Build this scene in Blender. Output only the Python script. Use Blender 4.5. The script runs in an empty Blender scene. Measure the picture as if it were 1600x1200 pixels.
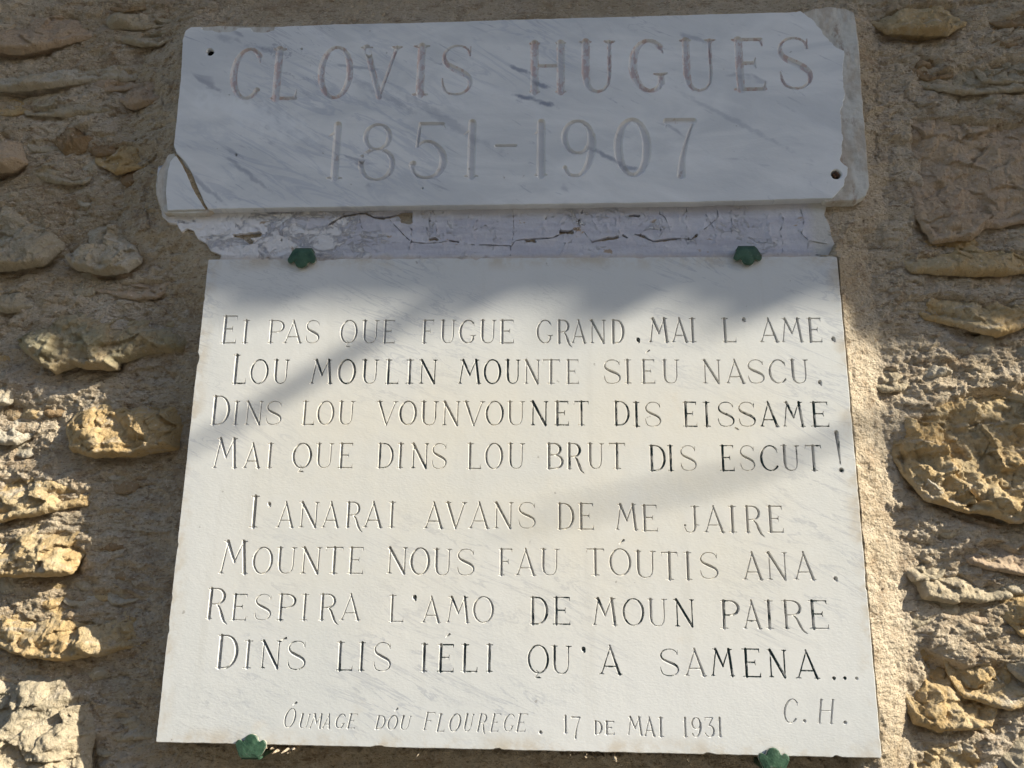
import bpy, math, random
import numpy as np
from mathutils import Matrix, Vector
random.seed(7)
SC = bpy.context.scene
COL = SC.collection

# ------------------------------------------------------------------ camera
# wall frame: X right, Z up, wall plane Y = 0, camera on the -Y side; metres.
# the lower slab is 0.80 m wide and 0.58 m tall, its lower left corner is the origin
F = 1254.0
SLAB_PX = [(325, 405), (1308, 400), (1378, 1185), (243, 1160)]
SLAB_W, SLAB_H = 0.80, 0.58
def _pose():
    A = []
    for (x, y), (X, Y) in zip([(0, SLAB_H), (SLAB_W, SLAB_H), (SLAB_W, 0), (0, 0)], SLAB_PX):
        X -= 800; Y -= 600
        A.append([x, y, 1, 0, 0, 0, -X*x, -X*y, -X]); A.append([0, 0, 0, x, y, 1, -Y*x, -Y*y, -Y])
    H = np.linalg.svd(np.array(A, float))[2][-1].reshape(3, 3)
    a, b, t = (np.diag([1/F, 1/F, 1]) @ H).T
    s = (np.linalg.norm(a) + np.linalg.norm(b)) / 2
    if t[2] < 0: s = -s
    a, b, t = a/s, b/s, t/s
    a /= np.linalg.norm(a); b -= a*(a@b); b /= np.linalg.norm(b)
    n = -np.cross(a, b)                      # world +Y in camera axes (x right, y down, z forward)
    R = np.stack([a, n, b], 1)               # world -> camera
    if R[2, 1] < 0: R[:, 1] *= -1
    return R, t
RC, TC = _pose()
CAM = -RC.T @ TC
cam_d = bpy.data.cameras.new('camera'); cam = bpy.data.objects.new('camera', cam_d); COL.objects.link(cam)
M = np.stack([RC.T[:, 0], -RC.T[:, 1], -RC.T[:, 2]], 1)
cam.matrix_world = Matrix([list(M[i]) + [CAM[i]] for i in range(3)] + [[0, 0, 0, 1]])
cam_d.sensor_width = 36; cam_d.lens = F/1600*36; cam_d.clip_start = 0.02; cam_d.clip_end = 600
SC.camera = cam
GROUND_Z = float(CAM[2]) - 1.62
def P(px, py, h=0.0):
    """photo pixel -> (x, z) on the plane that stands h metres proud of the slab face"""
    d = RC.T @ np.array([(px-800)/F, (py-600)/F, 1.0])
    k = (-h - CAM[1]) / d[1]
    return CAM[0] + k*d[0], CAM[2] + k*d[2]
def PL(pts, h=0.0, s=1.0, ox=0, oy=0):
    return np.array([P(ox + x/s, oy + y/s, h) for x, y in pts])

# ------------------------------------------------------------------ world, sun, exposure
KX, KZ = 3.1, 1.9                            # shadow shift on the wall per metre of relief: to the left, down
SUN = Vector((KX, -1.0, KZ)).normalized()
world = bpy.data.worlds.new('World'); SC.world = world; world.use_nodes = True
wn = world.node_tree; bg = wn.nodes['Background']
sky = wn.nodes.new('ShaderNodeTexSky'); sky.sky_type = 'NISHITA'; sky.sun_disc = False
sky.sun_elevation = math.asin(SUN.z); sky.sun_rotation = math.atan2(SUN.x, SUN.y)
sky.air_density = 1.0; sky.dust_density = 0.6
wn.links.new(sky.outputs[0], bg.inputs[0]); bg.inputs[1].default_value = 0.142
sl = bpy.data.lights.new('sun', 'SUN'); so = bpy.data.objects.new('sun', sl); COL.objects.link(so)
sl.energy = 5.0; sl.angle = math.radians(0.55); sl.color = (1.0, 0.94, 0.79)
so.rotation_euler = SUN.to_track_quat('Z', 'Y').to_euler(); so.location = (6, -3, 5)
SC.view_settings.view_transform = 'Standard'; SC.view_settings.look = 'None'
SC.view_settings.gamma = 1.0; SC.view_settings.use_curve_mapping = False
SC.view_settings.exposure = 0.84
SC.render.engine = 'CYCLES'

# ------------------------------------------------------------------ noise
_r = np.random.RandomState(11)
PERM = _r.permutation(256); ANG = _r.rand(256)*2*np.pi
def gnoise(x, y, seed=0):
    xi = np.floor(x).astype(np.int64); yi = np.floor(y).astype(np.int64)
    xf = x-xi; yf = y-yi
    u = xf*xf*xf*(xf*(xf*6-15)+10); v = yf*yf*yf*(yf*(yf*6-15)+10)
    def g(i, j, dx, dy):
        a = ANG[PERM[(PERM[(i+seed*37) & 255] + j) & 255]]
        return np.cos(a)*dx + np.sin(a)*dy
    n00 = g(xi, yi, xf, yf); n10 = g(xi+1, yi, xf-1, yf)
    n01 = g(xi, yi+1, xf, yf-1); n11 = g(xi+1, yi+1, xf-1, yf-1)
    return 1.5*((n00*(1-u)+n10*u)*(1-v) + (n01*(1-u)+n11*u)*v)
def fbm(x, y, f, octv=4, seed=0, gain=0.5, ridge=False):
    s = np.zeros_like(x); a = 1.0; t = 0
    for o in range(octv):
        n = gnoise(x*f+17.3*o, y*f-9.1*o, seed+o)
        s += a*((1-2*np.abs(n)) if ridge else n); t += a; a *= gain; f *= 2.03
    return s/t

def chips(x, y, f, seed=0):
    """broken facets: every jittered cell is a small plane of its own height and tilt"""
    x = x*f; y = y*f; xi = np.floor(x).astype(np.int64); yi = np.floor(y).astype(np.int64)
    best = np.full(x.shape, 9.0); val = np.zeros(x.shape)
    for dj in (-1, 0, 1):
        for di in (-1, 0, 1):
            i = xi+di; j = yi+dj
            a = PERM[(PERM[(i+seed*29) & 255]+j) & 255]; b = PERM[(a*7+13) & 255]; c = PERM[(a*11+57) & 255]; e = PERM[(b*5+91) & 255]; g = PERM[(c*3+17) & 255]
            px = i+a/255.; py = j+b/255.
            d = (x-px)**2+(y-py)**2
            v = (c/255.-.5)+(e/255.-.5)*1.5*(x-px)+(g/255.-.5)*1.5*(y-py)
            k = d < best; best = np.where(k, d, best); val = np.where(k, v, val)
    return val
def cut_planes(X, Z, x0, z0, x1, z1, seed, n, slope):
    q = random.Random(seed); F_ = np.full(X.shape, 1.0)
    for k in range(n):
        cx, cz = q.uniform(x0, x1), q.uniform(z0, z1)
        F_ = np.minimum(F_, q.uniform(0, .006)+q.uniform(-slope, slope)*(X-cx)+q.uniform(-slope, slope*.6)*(Z-cz))
    return F_

# ------------------------------------------------------------------ mesh helpers
def link(name, me, mat=None, parent=None, loc=None, smooth=False):
    o = bpy.data.objects.new(name, me); COL.objects.link(o)
    if mat:
        for m in (mat if isinstance(mat, (list, tuple)) else [mat]): me.materials.append(m)
    if parent: o.parent = parent
    if loc is not None: o.location = loc
    if smooth: me.polygons.foreach_set('use_smooth', [True]*len(me.polygons))
    return o
def empty(name, loc, label, cat, group=None):
    o = bpy.data.objects.new(name, None); COL.objects.link(o); o.location = loc; o.empty_display_size = 0.05
    o['label'] = label; o['category'] = cat
    if group: o['group'] = group
    return o
def tag(o, label, cat, group=None):
    o['label'] = label; o['category'] = cat
    if group: o['group'] = group
    return o

def sheet(name, xs, zs, phi, hgt, mat, parent=None, merge=False, rim=None, edge_h=None, smooth=False, origin=(0, 0, 0), side_mat=None):
    """front sheet of the region phi<0 over the grid xs x zs, hgt metres proud;
    rim: list of (outward, height change) rings that turn the outline back into the wall"""
    phi = np.where(np.abs(phi) < 1e-6, 1e-6, phi)
    ins = phi < 0
    nz, nx = phi.shape
    c = ins[:-1, :-1].astype(int) + ins[:-1, 1:] + ins[1:, 1:] + ins[1:, :-1]
    full = c == 4; mixed = (c > 0) & ~full
    V = []; Fc = []
    idx = -np.ones((nz, nx), np.int64)
    if merge:
        quads = []
        for j in range(nz-1):
            r = full[j]
            d = np.diff(np.concatenate([[0], r.astype(np.int8), [0]]))
            for a, b in zip(np.where(d == 1)[0], np.where(d == -1)[0]): quads.append((j, a, b))
        need = np.zeros((nz, nx), bool)
        for j, a, b in quads: need[j, a] = need[j, b] = need[j+1, a] = need[j+1, b] = True
    else:
        need = np.zeros((nz, nx), bool)
        need[:-1, :-1] |= full; need[:-1, 1:] |= full; need[1:, 1:] |= full; need[1:, :-1] |= full
    mj, mi = np.where(mixed)
    for dj, di in ((0, 0), (0, 1), (1, 1), (1, 0)):
        k = ins[mj+dj, mi+di]; need[(mj+dj)[k], (mi+di)[k]] = True
    jj, ii = np.where(need); idx[jj, ii] = np.arange(len(jj))
    V = np.stack([xs[ii], zs[jj], hgt[jj, ii]], 1).tolist()
    if merge: Fc = [(int(idx[j, a]), int(idx[j, b]), int(idx[j+1, b]), int(idx[j+1, a])) for j, a, b in quads]
    else:
        fj, fi = np.where(full)
        Fc = np.stack([idx[fj, fi], idx[fj, fi+1], idx[fj+1, fi+1], idx[fj+1, fi]], 1).tolist()
    ev = {}; bnd = []
    def cross(ja, ia, jb, ib):
        if (jb, ib) < (ja, ia): ja, ia, jb, ib = jb, ib, ja, ia
        k = (ja, ia, jb, ib)
        if k in ev: return ev[k]
        t = phi[ja, ia]/(phi[ja, ia]-phi[jb, ib])
        h = edge_h if edge_h is not None else hgt[ja, ia]*(1-t)+hgt[jb, ib]*t
        V.append([xs[ia]*(1-t)+xs[ib]*t, zs[ja]*(1-t)+zs[jb]*t, h]); ev[k] = len(V)-1
        return ev[k]
    for j, i in zip(mj.tolist(), mi.tolist()):
        cs = ((j, i), (j, i+1), (j+1, i+1), (j+1, i)); poly = []; out = None
        exits = []
        for k in range(4):
            a = cs[k]; b = cs[(k+1) % 4]
            if ins[a]: poly.append(int(idx[a]))
            if ins[a] != ins[b]:
                v = cross(a[0], a[1], b[0], b[1]); poly.append(v)
                exits.append((bool(ins[a]), v))
        if len(poly) >= 3: Fc.append(tuple(poly))
        n = len(exits)
        for k in range(n):
            if exits[k][0]: bnd.append((exits[k][1], exits[(k+1) % n][1]))
    nf = len(Fc)
    if rim and bnd:
        VA = np.array(V); nrm = {}
        for a, b in bnd:
            d = VA[b]-VA[a]; q = (d[1], -d[0])
            L = math.hypot(*q) or 1
            for v in (a, b):
                o = nrm.setdefault(v, [0.0, 0.0]); o[0] += q[0]/L; o[1] += q[1]/L
        prev = {v: v for v in nrm}
        base = {v: list(VA[v]) for v in nrm}
        for out, dh in rim:
            cur = {}
            for v, q in nrm.items():
                L = math.hypot(*q) or 1
                p = base[v]; V.append([p[0]+q[0]/L*out, p[1]+q[1]/L*out, p[2]+dh]); cur[v] = len(V)-1
            for a, b in bnd: Fc.append((prev[a], cur[a], cur[b], prev[b]))
            prev = cur
    VA = np.array(V)
    ox, oy, oz = origin
    me = bpy.data.meshes.new(name)
    me.from_pydata(np.stack([VA[:, 0]-ox, -VA[:, 2]-oy, VA[:, 1]-oz], 1).tolist(), [], Fc)
    me.update()
    o = link(name, me, mat, parent, origin, smooth)
    if side_mat is not None:
        me.materials.append(side_mat)
        arr = np.zeros(len(Fc), np.int32); arr[nf:] = 1
        me.polygons.foreach_set('material_index', arr)
    return o

def poly_sdf(pts, X, Z):
    d = np.full(X.shape, 1e9); s = np.zeros(X.shape, bool)
    n = len(pts)
    for i in range(n):
        ax, az = pts[i]; bx, bz = pts[(i+1) % n]
        ex, ez = bx-ax, bz-az; wx, wz = X-ax, Z-az
        t = np.clip((wx*ex+wz*ez)/(ex*ex+ez*ez+1e-18), 0, 1)
        d = np.minimum(d, (wx-ex*t)**2+(wz-ez*t)**2)
        c = (az > Z) != (bz > Z)
        if abs(bz-az) > 1e-12: s ^= c & (X < (bx-ax)*(Z-az)/(bz-az)+ax)
    d = np.sqrt(d)
    return np.where(s, -d, d)
def line_sdf(pts, X, Z, r):
    """r: one radius or one per point"""
    d = np.full(X.shape, 1e9)
    if not hasattr(r, '__len__'): r = [r]*len(pts)
    for i in range(len(pts)-1):
        ax, az = pts[i]; bx, bz = pts[i+1]
        ex, ez = bx-ax, bz-az; wx, wz = X-ax, Z-az
        t = np.clip((wx*ex+wz*ez)/(ex*ex+ez*ez+1e-18), 0, 1)
        d = np.minimum(d, np.hypot(wx-ex*t, wz-ez*t)-(r[i]+(r[i+1]-r[i])*t))
    return d

# ------------------------------------------------------------------ materials
class NT:
    def __init__(s, name):
        s.m = bpy.data.materials.new(name); s.m.use_nodes = True; s.t = s.m.node_tree
        s.b = s.t.nodes['Principled BSDF']; s.pos = s.t.nodes.new('ShaderNodeNewGeometry').outputs['Position']
    def n(s, typ, **kw):
        x = s.t.nodes.new(typ)
        for k, v in kw.items(): setattr(x, k, v)
        return x
    def inp(s, sock, v):
        if hasattr(v, 'links') or isinstance(v, bpy.types.NodeSocket): s.t.links.new(v, sock)
        else: sock.default_value = v
    def map(s, v, rot=(0, 0, 0), scale=(1, 1, 1), loc=(0, 0, 0)):
        x = s.n('ShaderNodeMapping'); s.inp(x.inputs[0], v)
        x.inputs['Rotation'].default_value = rot; x.inputs['Scale'].default_value = scale; x.inputs['Location'].default_value = loc
        return x.outputs[0]
    def noise(s, v, scale, detail=5, rough=0.6, dist=0.0, col=False):
        x = s.n('ShaderNodeTexNoise'); s.inp(x.inputs['Vector'], v)
        x.inputs['Scale'].default_value = scale; x.inputs['Detail'].default_value = detail
        x.inputs['Roughness'].default_value = rough; x.inputs['Distortion'].default_value = dist
        return x.outputs['Color' if col else 'Fac']
    def ramp(s, v, a, b, lo=0.0, hi=1.0, smooth=True):
        x = s.n('ShaderNodeMapRange', interpolation_type='SMOOTHSTEP' if smooth else 'LINEAR')
        s.inp(x.inputs[0], v); x.inputs[1].default_value = a; x.inputs[2].default_value = b
        x.inputs[3].default_value = lo; x.inputs[4].default_value = hi
        return x.outputs[0]
    def math(s, op, a, b=0.0):
        x = s.n('ShaderNodeMath', operation=op); s.inp(x.inputs[0], a); s.inp(x.inputs[1], b); return x.outputs[0]
    def mix(s, f, a, b, mode='MIX'):
        x = s.n('ShaderNodeMix', data_type='RGBA', blend_type=mode)
        s.inp(x.inputs[0], f)
        s.inp(x.inputs[6], a if isinstance(a, bpy.types.NodeSocket) else (*a, 1))
        s.inp(x.inputs[7], b if isinstance(b, bpy.types.NodeSocket) else (*b, 1))
        return x.outputs[2]
    def bump(s, h, dist, strength=1.0, prev=None):
        x = s.n('ShaderNodeBump'); s.inp(x.inputs['Height'], h); x.inputs['Distance'].default_value = dist
        x.inputs['Strength'].default_value = strength
        if prev is not None: s.t.links.new(prev, x.inputs['Normal'])
        return x.outputs[0]
    def done(s, col, rough=0.8, normal=None, spec=0.3, metal=0.0):
        s.inp(s.b.inputs['Base Color'], col if isinstance(col, bpy.types.NodeSocket) else (*col, 1))
        s.inp(s.b.inputs['Roughness'], rough); s.b.inputs['Specular IOR Level'].default_value = spec
        s.b.inputs['Metallic'].default_value = metal
        if normal is not None: s.t.links.new(normal, s.b.inputs['Normal'])
        return s.m

def veins(n, ang, stretch, sc, width, lo):
    v = n.map(n.pos, rot=(0, ang, 0), scale=(1, 1, 1))
    v = n.map(v, scale=(1.0, 1.0, stretch))
    a = n.noise(v, sc, 6, 0.62, 1.2)
    a = n.math('ABSOLUTE', n.math('SUBTRACT', a, 0.5))
    line = n.ramp(a, width, 0.0)
    gate = n.ramp(n.noise(n.map(n.pos, loc=(3, 1, 7)), sc*0.55, 3, 0.5), lo, lo+0.14)
    return n.math('MULTIPLY', line, gate)

def marble_color(n, upper):
    if upper:
        base = n.mix(n.ramp(n.noise(n.map(n.pos, rot=(0, -.5, 0), scale=(2, 1, 6)), 2.6, 5, .6, .8), .36, .64), (.655, .665, .675), (.79, .79, .785))
        c = n.mix(n.math('MULTIPLY', veins(n, -.52, 5.0, 5.5, .05, .50), .45), base, (.42, .45, .53))
        c = n.mix(n.math('MULTIPLY', veins(n, -.62, 5.0, 8, .018, .60), .6), c, (.30, .31, .38))
        blot = n.ramp(n.noise(n.map(n.map(n.pos, rot=(0, -.45, 0)), scale=(14, 1, 46), loc=(5, 0, 2)), 1.0, 3, .5, .6), .66, .76)
        c = n.mix(n.math('MULTIPLY', blot, .55), c, (.22, .23, .30))
        dash = n.ramp(n.noise(n.map(n.map(n.pos, rot=(0, -.55, 0)), scale=(22, 1, 130), loc=(1, 0, 8)), 1.0, 3, .6, .8), .60, .72)
        gate2 = n.ramp(n.noise(n.map(n.pos, loc=(7, 2, 1)), 5.5, 3, .6), .46, .62)
        c = n.mix(n.math('MULTIPLY', n.math('MULTIPLY', dash, gate2), .6), c, (.30, .32, .39))
        c = n.mix(n.math('MULTIPLY', n.ramp(n.noise(n.map(n.map(n.pos, rot=(0, -.5, 0)), scale=(5, 1, 22), loc=(4, 0, 3)), 1.0, 4, .6, .5), .5, .7), .4), c, (.90, .90, .90))
        c = n.mix(n.ramp(n.noise(n.pos, 5, 4, .6), .55, .8, 0, .35), c, (.70, .64, .62))
        for px, py, ang, ln, wd, st_ in ((812, 108, 24, 26, 5, .8), (845, 132, 28, 22, 6, .85), (820, 152, 12, 26, 5, .9), (852, 162, 20, 22, 6, .9), (950, 245, 32, 40, 5, .7), (985, 262, 10, 14, 6, .7),
                                         (420, 78, 14, 40, 6, .45), (600, 150, 30, 70, 8, .35), (700, 190, 34, 110, 10, .35), (1085, 60, 20, 30, 6, .5), (350, 60, 25, 20, 8, .35), (318, 290, 40, 60, 5, .5), (385, 270, 38, 60, 5, .5), (1150, 190, 32, 120, 6, .3), (560, 105, 8, 50, 4, .5), (400, 180, 22, 130, 26, -.6)):
            x_, z_ = P(px, py)
            v = n.map(n.pos, loc=(-x_, 0, -z_)); v = n.map(v, rot=(0, -math.radians(ang), 0)); v = n.map(v, scale=(1/(ln*.00075), 0, 1/(wd*.00075)))
            wv = n.n('ShaderNodeVectorMath', operation='ADD'); n.inp(wv.inputs[0], v)
            nv = n.n('ShaderNodeVectorMath', operation='MULTIPLY_ADD'); n.inp(nv.inputs[0], n.noise(n.pos, 70, 3, .6, col=True)); nv.inputs[1].default_value = (2.4, 0, 2.4); nv.inputs[2].default_value = (-1.2, 0, -1.2)
            n.inp(wv.inputs[1], nv.outputs[0])
            ln_ = n.n('ShaderNodeVectorMath', operation='LENGTH'); n.inp(ln_.inputs[0], wv.outputs[0])
            c = n.mix(n.ramp(ln_.outputs['Value'], 1.25, .35, 0, abs(st_)), c, (.25, .27, .34) if st_ > 0 else (.86, .87, .88))
    else:
        base = n.mix(n.ramp(n.noise(n.pos, 3.2, 5, .6, .5), .35, .68), (.665, .67, .66), (.73, .725, .71))
        c = n.mix(n.math('MULTIPLY', veins(n, -.42, 6.0, 7.5, .03, .48), .55), base, (.40, .42, .47))
        c = n.mix(n.math('MULTIPLY', veins(n, -.36, 9.0, 12, .022, .56), .5), c, (.42, .43, .45))
        # old yellowish staining, strongest on the middle band of the slab
        sep = n.n('ShaderNodeSeparateXYZ'); n.inp(sep.inputs[0], n.pos)
        dz = n.math('ABSOLUTE', n.math('SUBTRACT', sep.outputs[2], .30)); dx = n.math('ABSOLUTE', n.math('SUBTRACT', sep.outputs[0], .42))
        m = n.math('MULTIPLY', n.ramp(dz, .27, .05), n.ramp(dx, .50, .20))
        m = n.math('MULTIPLY', m, n.ramp(n.noise(n.pos, 7, 5, .65), .3, .7, .35, 1))
        c = n.mix(n.math('MULTIPLY', m, .75), c, (.75, .70, .60))
        c = n.mix(n.ramp(n.noise(n.pos, 14, 5, .7), .62, .8, 0, .35), c, (.70, .58, .44))
    if not upper:
        ed = n.math('MINIMUM', n.math('MINIMUM', sep.outputs[0], n.math('SUBTRACT', SLAB_W, sep.outputs[0])), n.math('MINIMUM', sep.outputs[2], n.math('SUBTRACT', SLAB_H, sep.outputs[2])))
        gr = n.math('MULTIPLY', n.ramp(ed, .022, .0), n.ramp(n.noise(n.pos, 22, 5, .7), .42, .66))
        c = n.mix(n.math('MULTIPLY', gr, .6), c, (.50, .40, .27))
        dr = n.ramp(n.noise(n.map(n.pos, scale=(38, 1, 2.2)), 1.0, 4, .6), .56, .74, 0, .22)
        c = n.mix(dr, c, (.56, .54, .50))
    # specks of dirt
    sp = n.ramp(n.noise(n.pos, 90, 2, .5), .735, .78)
    return n.mix(n.math('MULTIPLY', sp, .5), c, (.25, .22, .19))
def grain(n, amt):
    return n.bump(n.noise(n.map(n.pos, rot=(0, .5, 0), scale=(1, 1, 1.8)), 260, 3, .55), .0007*amt, 1.0,
                  n.bump(n.noise(n.pos, 60, 3, .5), .0010*amt, 1.0))

n = NT('white_marble'); MARBLE = n.done(marble_color(n, False), .55, grain(n, .22), .35)
n = NT('veined_marble'); MARBLE_UP = n.done(marble_color(n, True), .45, grain(n, .25), .4)
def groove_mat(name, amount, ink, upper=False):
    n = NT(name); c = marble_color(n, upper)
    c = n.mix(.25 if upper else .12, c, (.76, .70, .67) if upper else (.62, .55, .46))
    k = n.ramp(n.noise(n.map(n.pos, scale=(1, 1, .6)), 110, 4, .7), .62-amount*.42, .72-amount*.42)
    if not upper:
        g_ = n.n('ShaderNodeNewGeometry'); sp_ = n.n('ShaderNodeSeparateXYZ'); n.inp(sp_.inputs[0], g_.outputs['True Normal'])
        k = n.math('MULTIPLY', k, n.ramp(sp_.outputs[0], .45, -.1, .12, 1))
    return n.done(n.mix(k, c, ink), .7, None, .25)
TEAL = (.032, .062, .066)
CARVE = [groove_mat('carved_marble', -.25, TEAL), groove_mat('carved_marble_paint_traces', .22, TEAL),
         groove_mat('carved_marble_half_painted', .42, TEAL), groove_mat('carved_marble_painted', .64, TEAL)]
CARVE_UP = groove_mat('carved_marble_reddish_traces', .32, (.64, .535, .52), True)
CARVE_UP2 = groove_mat('carved_marble_clean', .02, (.60, .54, .50), True)

def mortar_mat(name, tint=(1, 1, 1), dark=0):
    n = NT(name)
    a = n.noise(n.pos, 4, 5, .6); b = n.noise(n.pos, 30, 5, .7)
    c = n.mix(n.ramp(a, .35, .65), (.50*tint[0], .40*tint[1], .275*tint[2]), (.64*tint[0], .535*tint[1], .40*tint[2]))
    c = n.mix(n.ramp(b, .45, .72, 0, .6), c, (.30*tint[0], .20*tint[1], .12*tint[2]))
    c = n.mix(n.ramp(n.noise(n.map(n.pos, scale=(1, 1, 2.5)), 9, 4, .6), .52, .72, 0, .6), c, (.62*tint[0], .53*tint[1], .43*tint[2]))
    c = n.mix(n.ramp(n.noise(n.map(n.pos, scale=(.6, 1, 1.5)), 300, 3, .6), .57, .68, 0, .6), c, (.17, .12, .08))
    c = n.mix(n.ramp(n.noise(n.pos, 300, 2, .5), .62, .72, 0, .5), c, (.74, .66, .55))
    c = n.mix(n.ramp(n.noise(n.map(n.pos, scale=(.55, 1, 1.7)), 95, 4, .7), .55, .68, 0, .65), c, (.22, .145, .085))
    c = n.mix(n.ramp(n.noise(n.map(n.pos, loc=(9, 3, 4), scale=(.8, 1, 1.3)), 120, 4, .7), .56, .68, 0, .55), c, (.72, .62, .49))
    v = n.n('ShaderNodeTexVoronoi'); n.inp(v.inputs['Vector'], n.pos); v.inputs['Scale'].default_value = 340
    bb = n.bump(n.noise(n.pos, 330, 4, .7), .0028, 1.0, n.bump(n.noise(n.map(n.pos, scale=(1, 1, 2.2)), 110, 4, .65), .0040, 1.0))
    bb = n.bump(v.outputs['Distance'], .0010, .8, bb)
    return n.done(c, .95, bb, .1)
MORTAR = mortar_mat('lime_mortar')
FILL = mortar_mat('brown_filler', (.80, .74, .62))

def stone_mat(name, c1, c2, c3, dk):
    n = NT(name)
    info = n.n('ShaderNodeObjectInfo')
    off = n.n('ShaderNodeVectorMath', operation='SCALE'); n.inp(off.inputs[0], (3.1, 5.3, 7.7)); n.inp(off.inputs['Scale'], info.outputs['Random'])
    ad = n.n('ShaderNodeVectorMath', operation='ADD'); n.inp(ad.inputs[0], n.pos); n.inp(ad.inputs[1], off.outputs[0]); p = ad.outputs[0]
    c = n.mix(n.ramp(n.noise(p, 13, 6, .65, .6), .40, .62), c1, c2)
    c = n.mix(n.ramp(n.noise(n.map(p, scale=(1, 1, 2)), 24, 6, .7, .5), .52, .68), c, c3)
    c = n.mix(n.ramp(n.noise(p, 55, 5, .75), .56, .72, 0, .7), c, dk)
    c = n.mix(n.ramp(n.noise(p, 380, 2, .5), .60, .75, 0, .55), c, (.20, .13, .07))
    c = n.mix(n.ramp(n.noise(p, 240, 2, .5), .64, .74, 0, .45), c, (.74, .66, .54))
    bb = n.bump(n.noise(p, 300, 4, .7), .0020, 1.0, n.bump(n.noise(p, 95, 5, .7, .5), .0045, 1.0))
    return n.done(c, .92, bb, .12)
ST = {'o': stone_mat('ochre_limestone', (.54, .38, .19), (.55, .43, .26), (.54, .46, .35), (.34, .24, .13)),
      'g': stone_mat('grey_limestone', (.46, .39, .28), (.52, .43, .30), (.56, .48, .37), (.24, .20, .14)),
      'p': stone_mat('pinkish_limestone', (.50, .38, .27), (.55, .42, .29), (.52, .42, .31), (.34, .22, .14)),
      'b': stone_mat('brown_limestone', (.30, .20, .11), (.38, .27, .16), (.42, .33, .22), (.13, .08, .04)),
      'l': stone_mat('lichen_limestone', (.40, .35, .23), (.49, .38, .23), (.49, .42, .31), (.20, .17, .11)),
      'w': stone_mat('whitish_limestone', (.54, .48, .38), (.50, .42, .30), (.58, .53, .44), (.33, .25, .17))}
# plaster with lilac-grey limewash and white flakes
n = NT('limewashed_plaster')
sep = n.n('ShaderNodeSeparateXYZ'); n.inp(sep.inputs[0], n.pos)
fl = n.ramp(n.math('ADD', n.noise(n.map(n.pos, scale=(1, 1, 1.5)), 24, 7, .8, .6), n.ramp(sep.outputs[0], .34, -.05, 0, .22, False)), .57, .66)
c = n.mix(n.ramp(n.noise(n.map(n.pos, scale=(.4, 1, 3)), 30, 4, .6), .3, .7), (.49, .48, .535), (.61, .60, .635))
c = n.mix(fl, c, (.74, .72, .72))
c = n.mix(n.ramp(n.noise(n.pos, 44, 4, .7), .6, .72, 0, .6), c, (.70, .69, .70))
c = n.mix(n.ramp(n.noise(n.map(n.pos, loc=(4, 4, 4), scale=(.7, 1, 1.5)), 38, 5, .7), .645, .69, 0, .85), c, (.40, .29, .19))
zz = n.math('ADD', sep.outputs[2], n.math('MULTIPLY', n.noise(n.pos, 40, 3, .6), .010))
c = n.mix(n.ramp(zz, .597, .588, 0, .8), c, (.58, .49, .40))
c = n.mix(n.ramp(sep.outputs[0], .765, .785, 0, .8), c, (.60, .57, .51))
PLASTER = n.done(c, .85, n.bump(n.noise(n.pos, 120, 5, .7), .0012, 1.0, n.bump(fl, .0012, 1.0)), .15)
n = NT('repair_plaster')
c = n.mix(n.ramp(n.noise(n.map(n.pos, scale=(1, 1, .5)), 26, 5, .7), .4, .62), (.64, .62, .57), (.50, .44, .37))
c = n.mix(n.ramp(n.noise(n.map(n.pos, scale=(1.4, 1, .6), loc=(2, 2, 2)), 34, 5, .75), .55, .68, 0, .8), c, (.36, .27, .21))
REPAIR = n.done(c, .8, n.bump(n.noise(n.pos, 130, 5, .7), .0016, 1.0), .2)
n = NT('green_painted_metal')
e = n.ramp(n.noise(n.pos, 160, 4, .7), .60, .70)
c = n.mix(n.ramp(n.noise(n.pos, 60, 3, .6), .35, .65), (.022, .060, .036), (.060, .125, .075))
c = n.mix(n.math('MULTIPLY', e, .8), c, (.20, .22, .18))
c = n.mix(n.ramp(n.noise(n.pos, 130, 4, .7), .62, .70), c, (.10, .05, .025))
GREEN = n.done(c, .5, n.bump(n.noise(n.pos, 220, 3, .6), .0006, 1.0), .4)
n = NT('bare_metal_edge'); EDGE = n.done(n.mix(n.ramp(n.noise(n.pos, 200, 3, .6), .4, .6), (.42, .39, .33), (.16, .18, .14)), .5, None, .5)
n = NT('shade_black'); DARK = n.done((.012, .010, .009), .95, None, .05)  # near-black colour standing in for shade in holes, pits and window openings
n = NT('rusty_iron'); RUST = n.done(n.mix(n.ramp(n.noise(n.pos, 300, 4, .7), .4, .6), (.05, .03, .02), (.20, .09, .04)), .8, n.bump(n.noise(n.pos, 300, 4, .7), .001), .3)
n = NT('bark'); BARK = n.done(n.mix(n.ramp(n.noise(n.map(n.pos, scale=(1, 1, .2)), 30, 5, .7), .4, .6), (.10, .075, .05), (.22, .18, .14)), .9, n.bump(n.noise(n.map(n.pos, scale=(1, 1, .25)), 40, 5, .7), .01), .1)
n = NT('leaf_green'); LEAF = n.done((.06, .10, .03), .6, None, .3)
n = NT('roof_tile_clay'); TILE = n.done(n.mix(n.ramp(n.noise(n.pos, 8, 5, .7), .4, .6), (.38, .18, .10), (.48, .30, .19)), .85, n.bump(n.noise(n.pos, 60, 4, .7), .003), .15)
n = NT('old_timber'); WOOD = n.done(n.mix(n.ramp(n.noise(n.map(n.pos, scale=(8, .4, 8)), 6, 5, .7), .4, .6), (.16, .10, .06), (.26, .18, .11)), .85, None, .15)
n = NT('street_paving'); PAVE = n.done(n.mix(n.ramp(n.noise(n.pos, 3, 6, .7), .35, .65), (.13, .125, .115), (.18, .175, .165)), .9, n.bump(n.noise(n.pos, 40, 5, .7), .01), .1)
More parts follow.
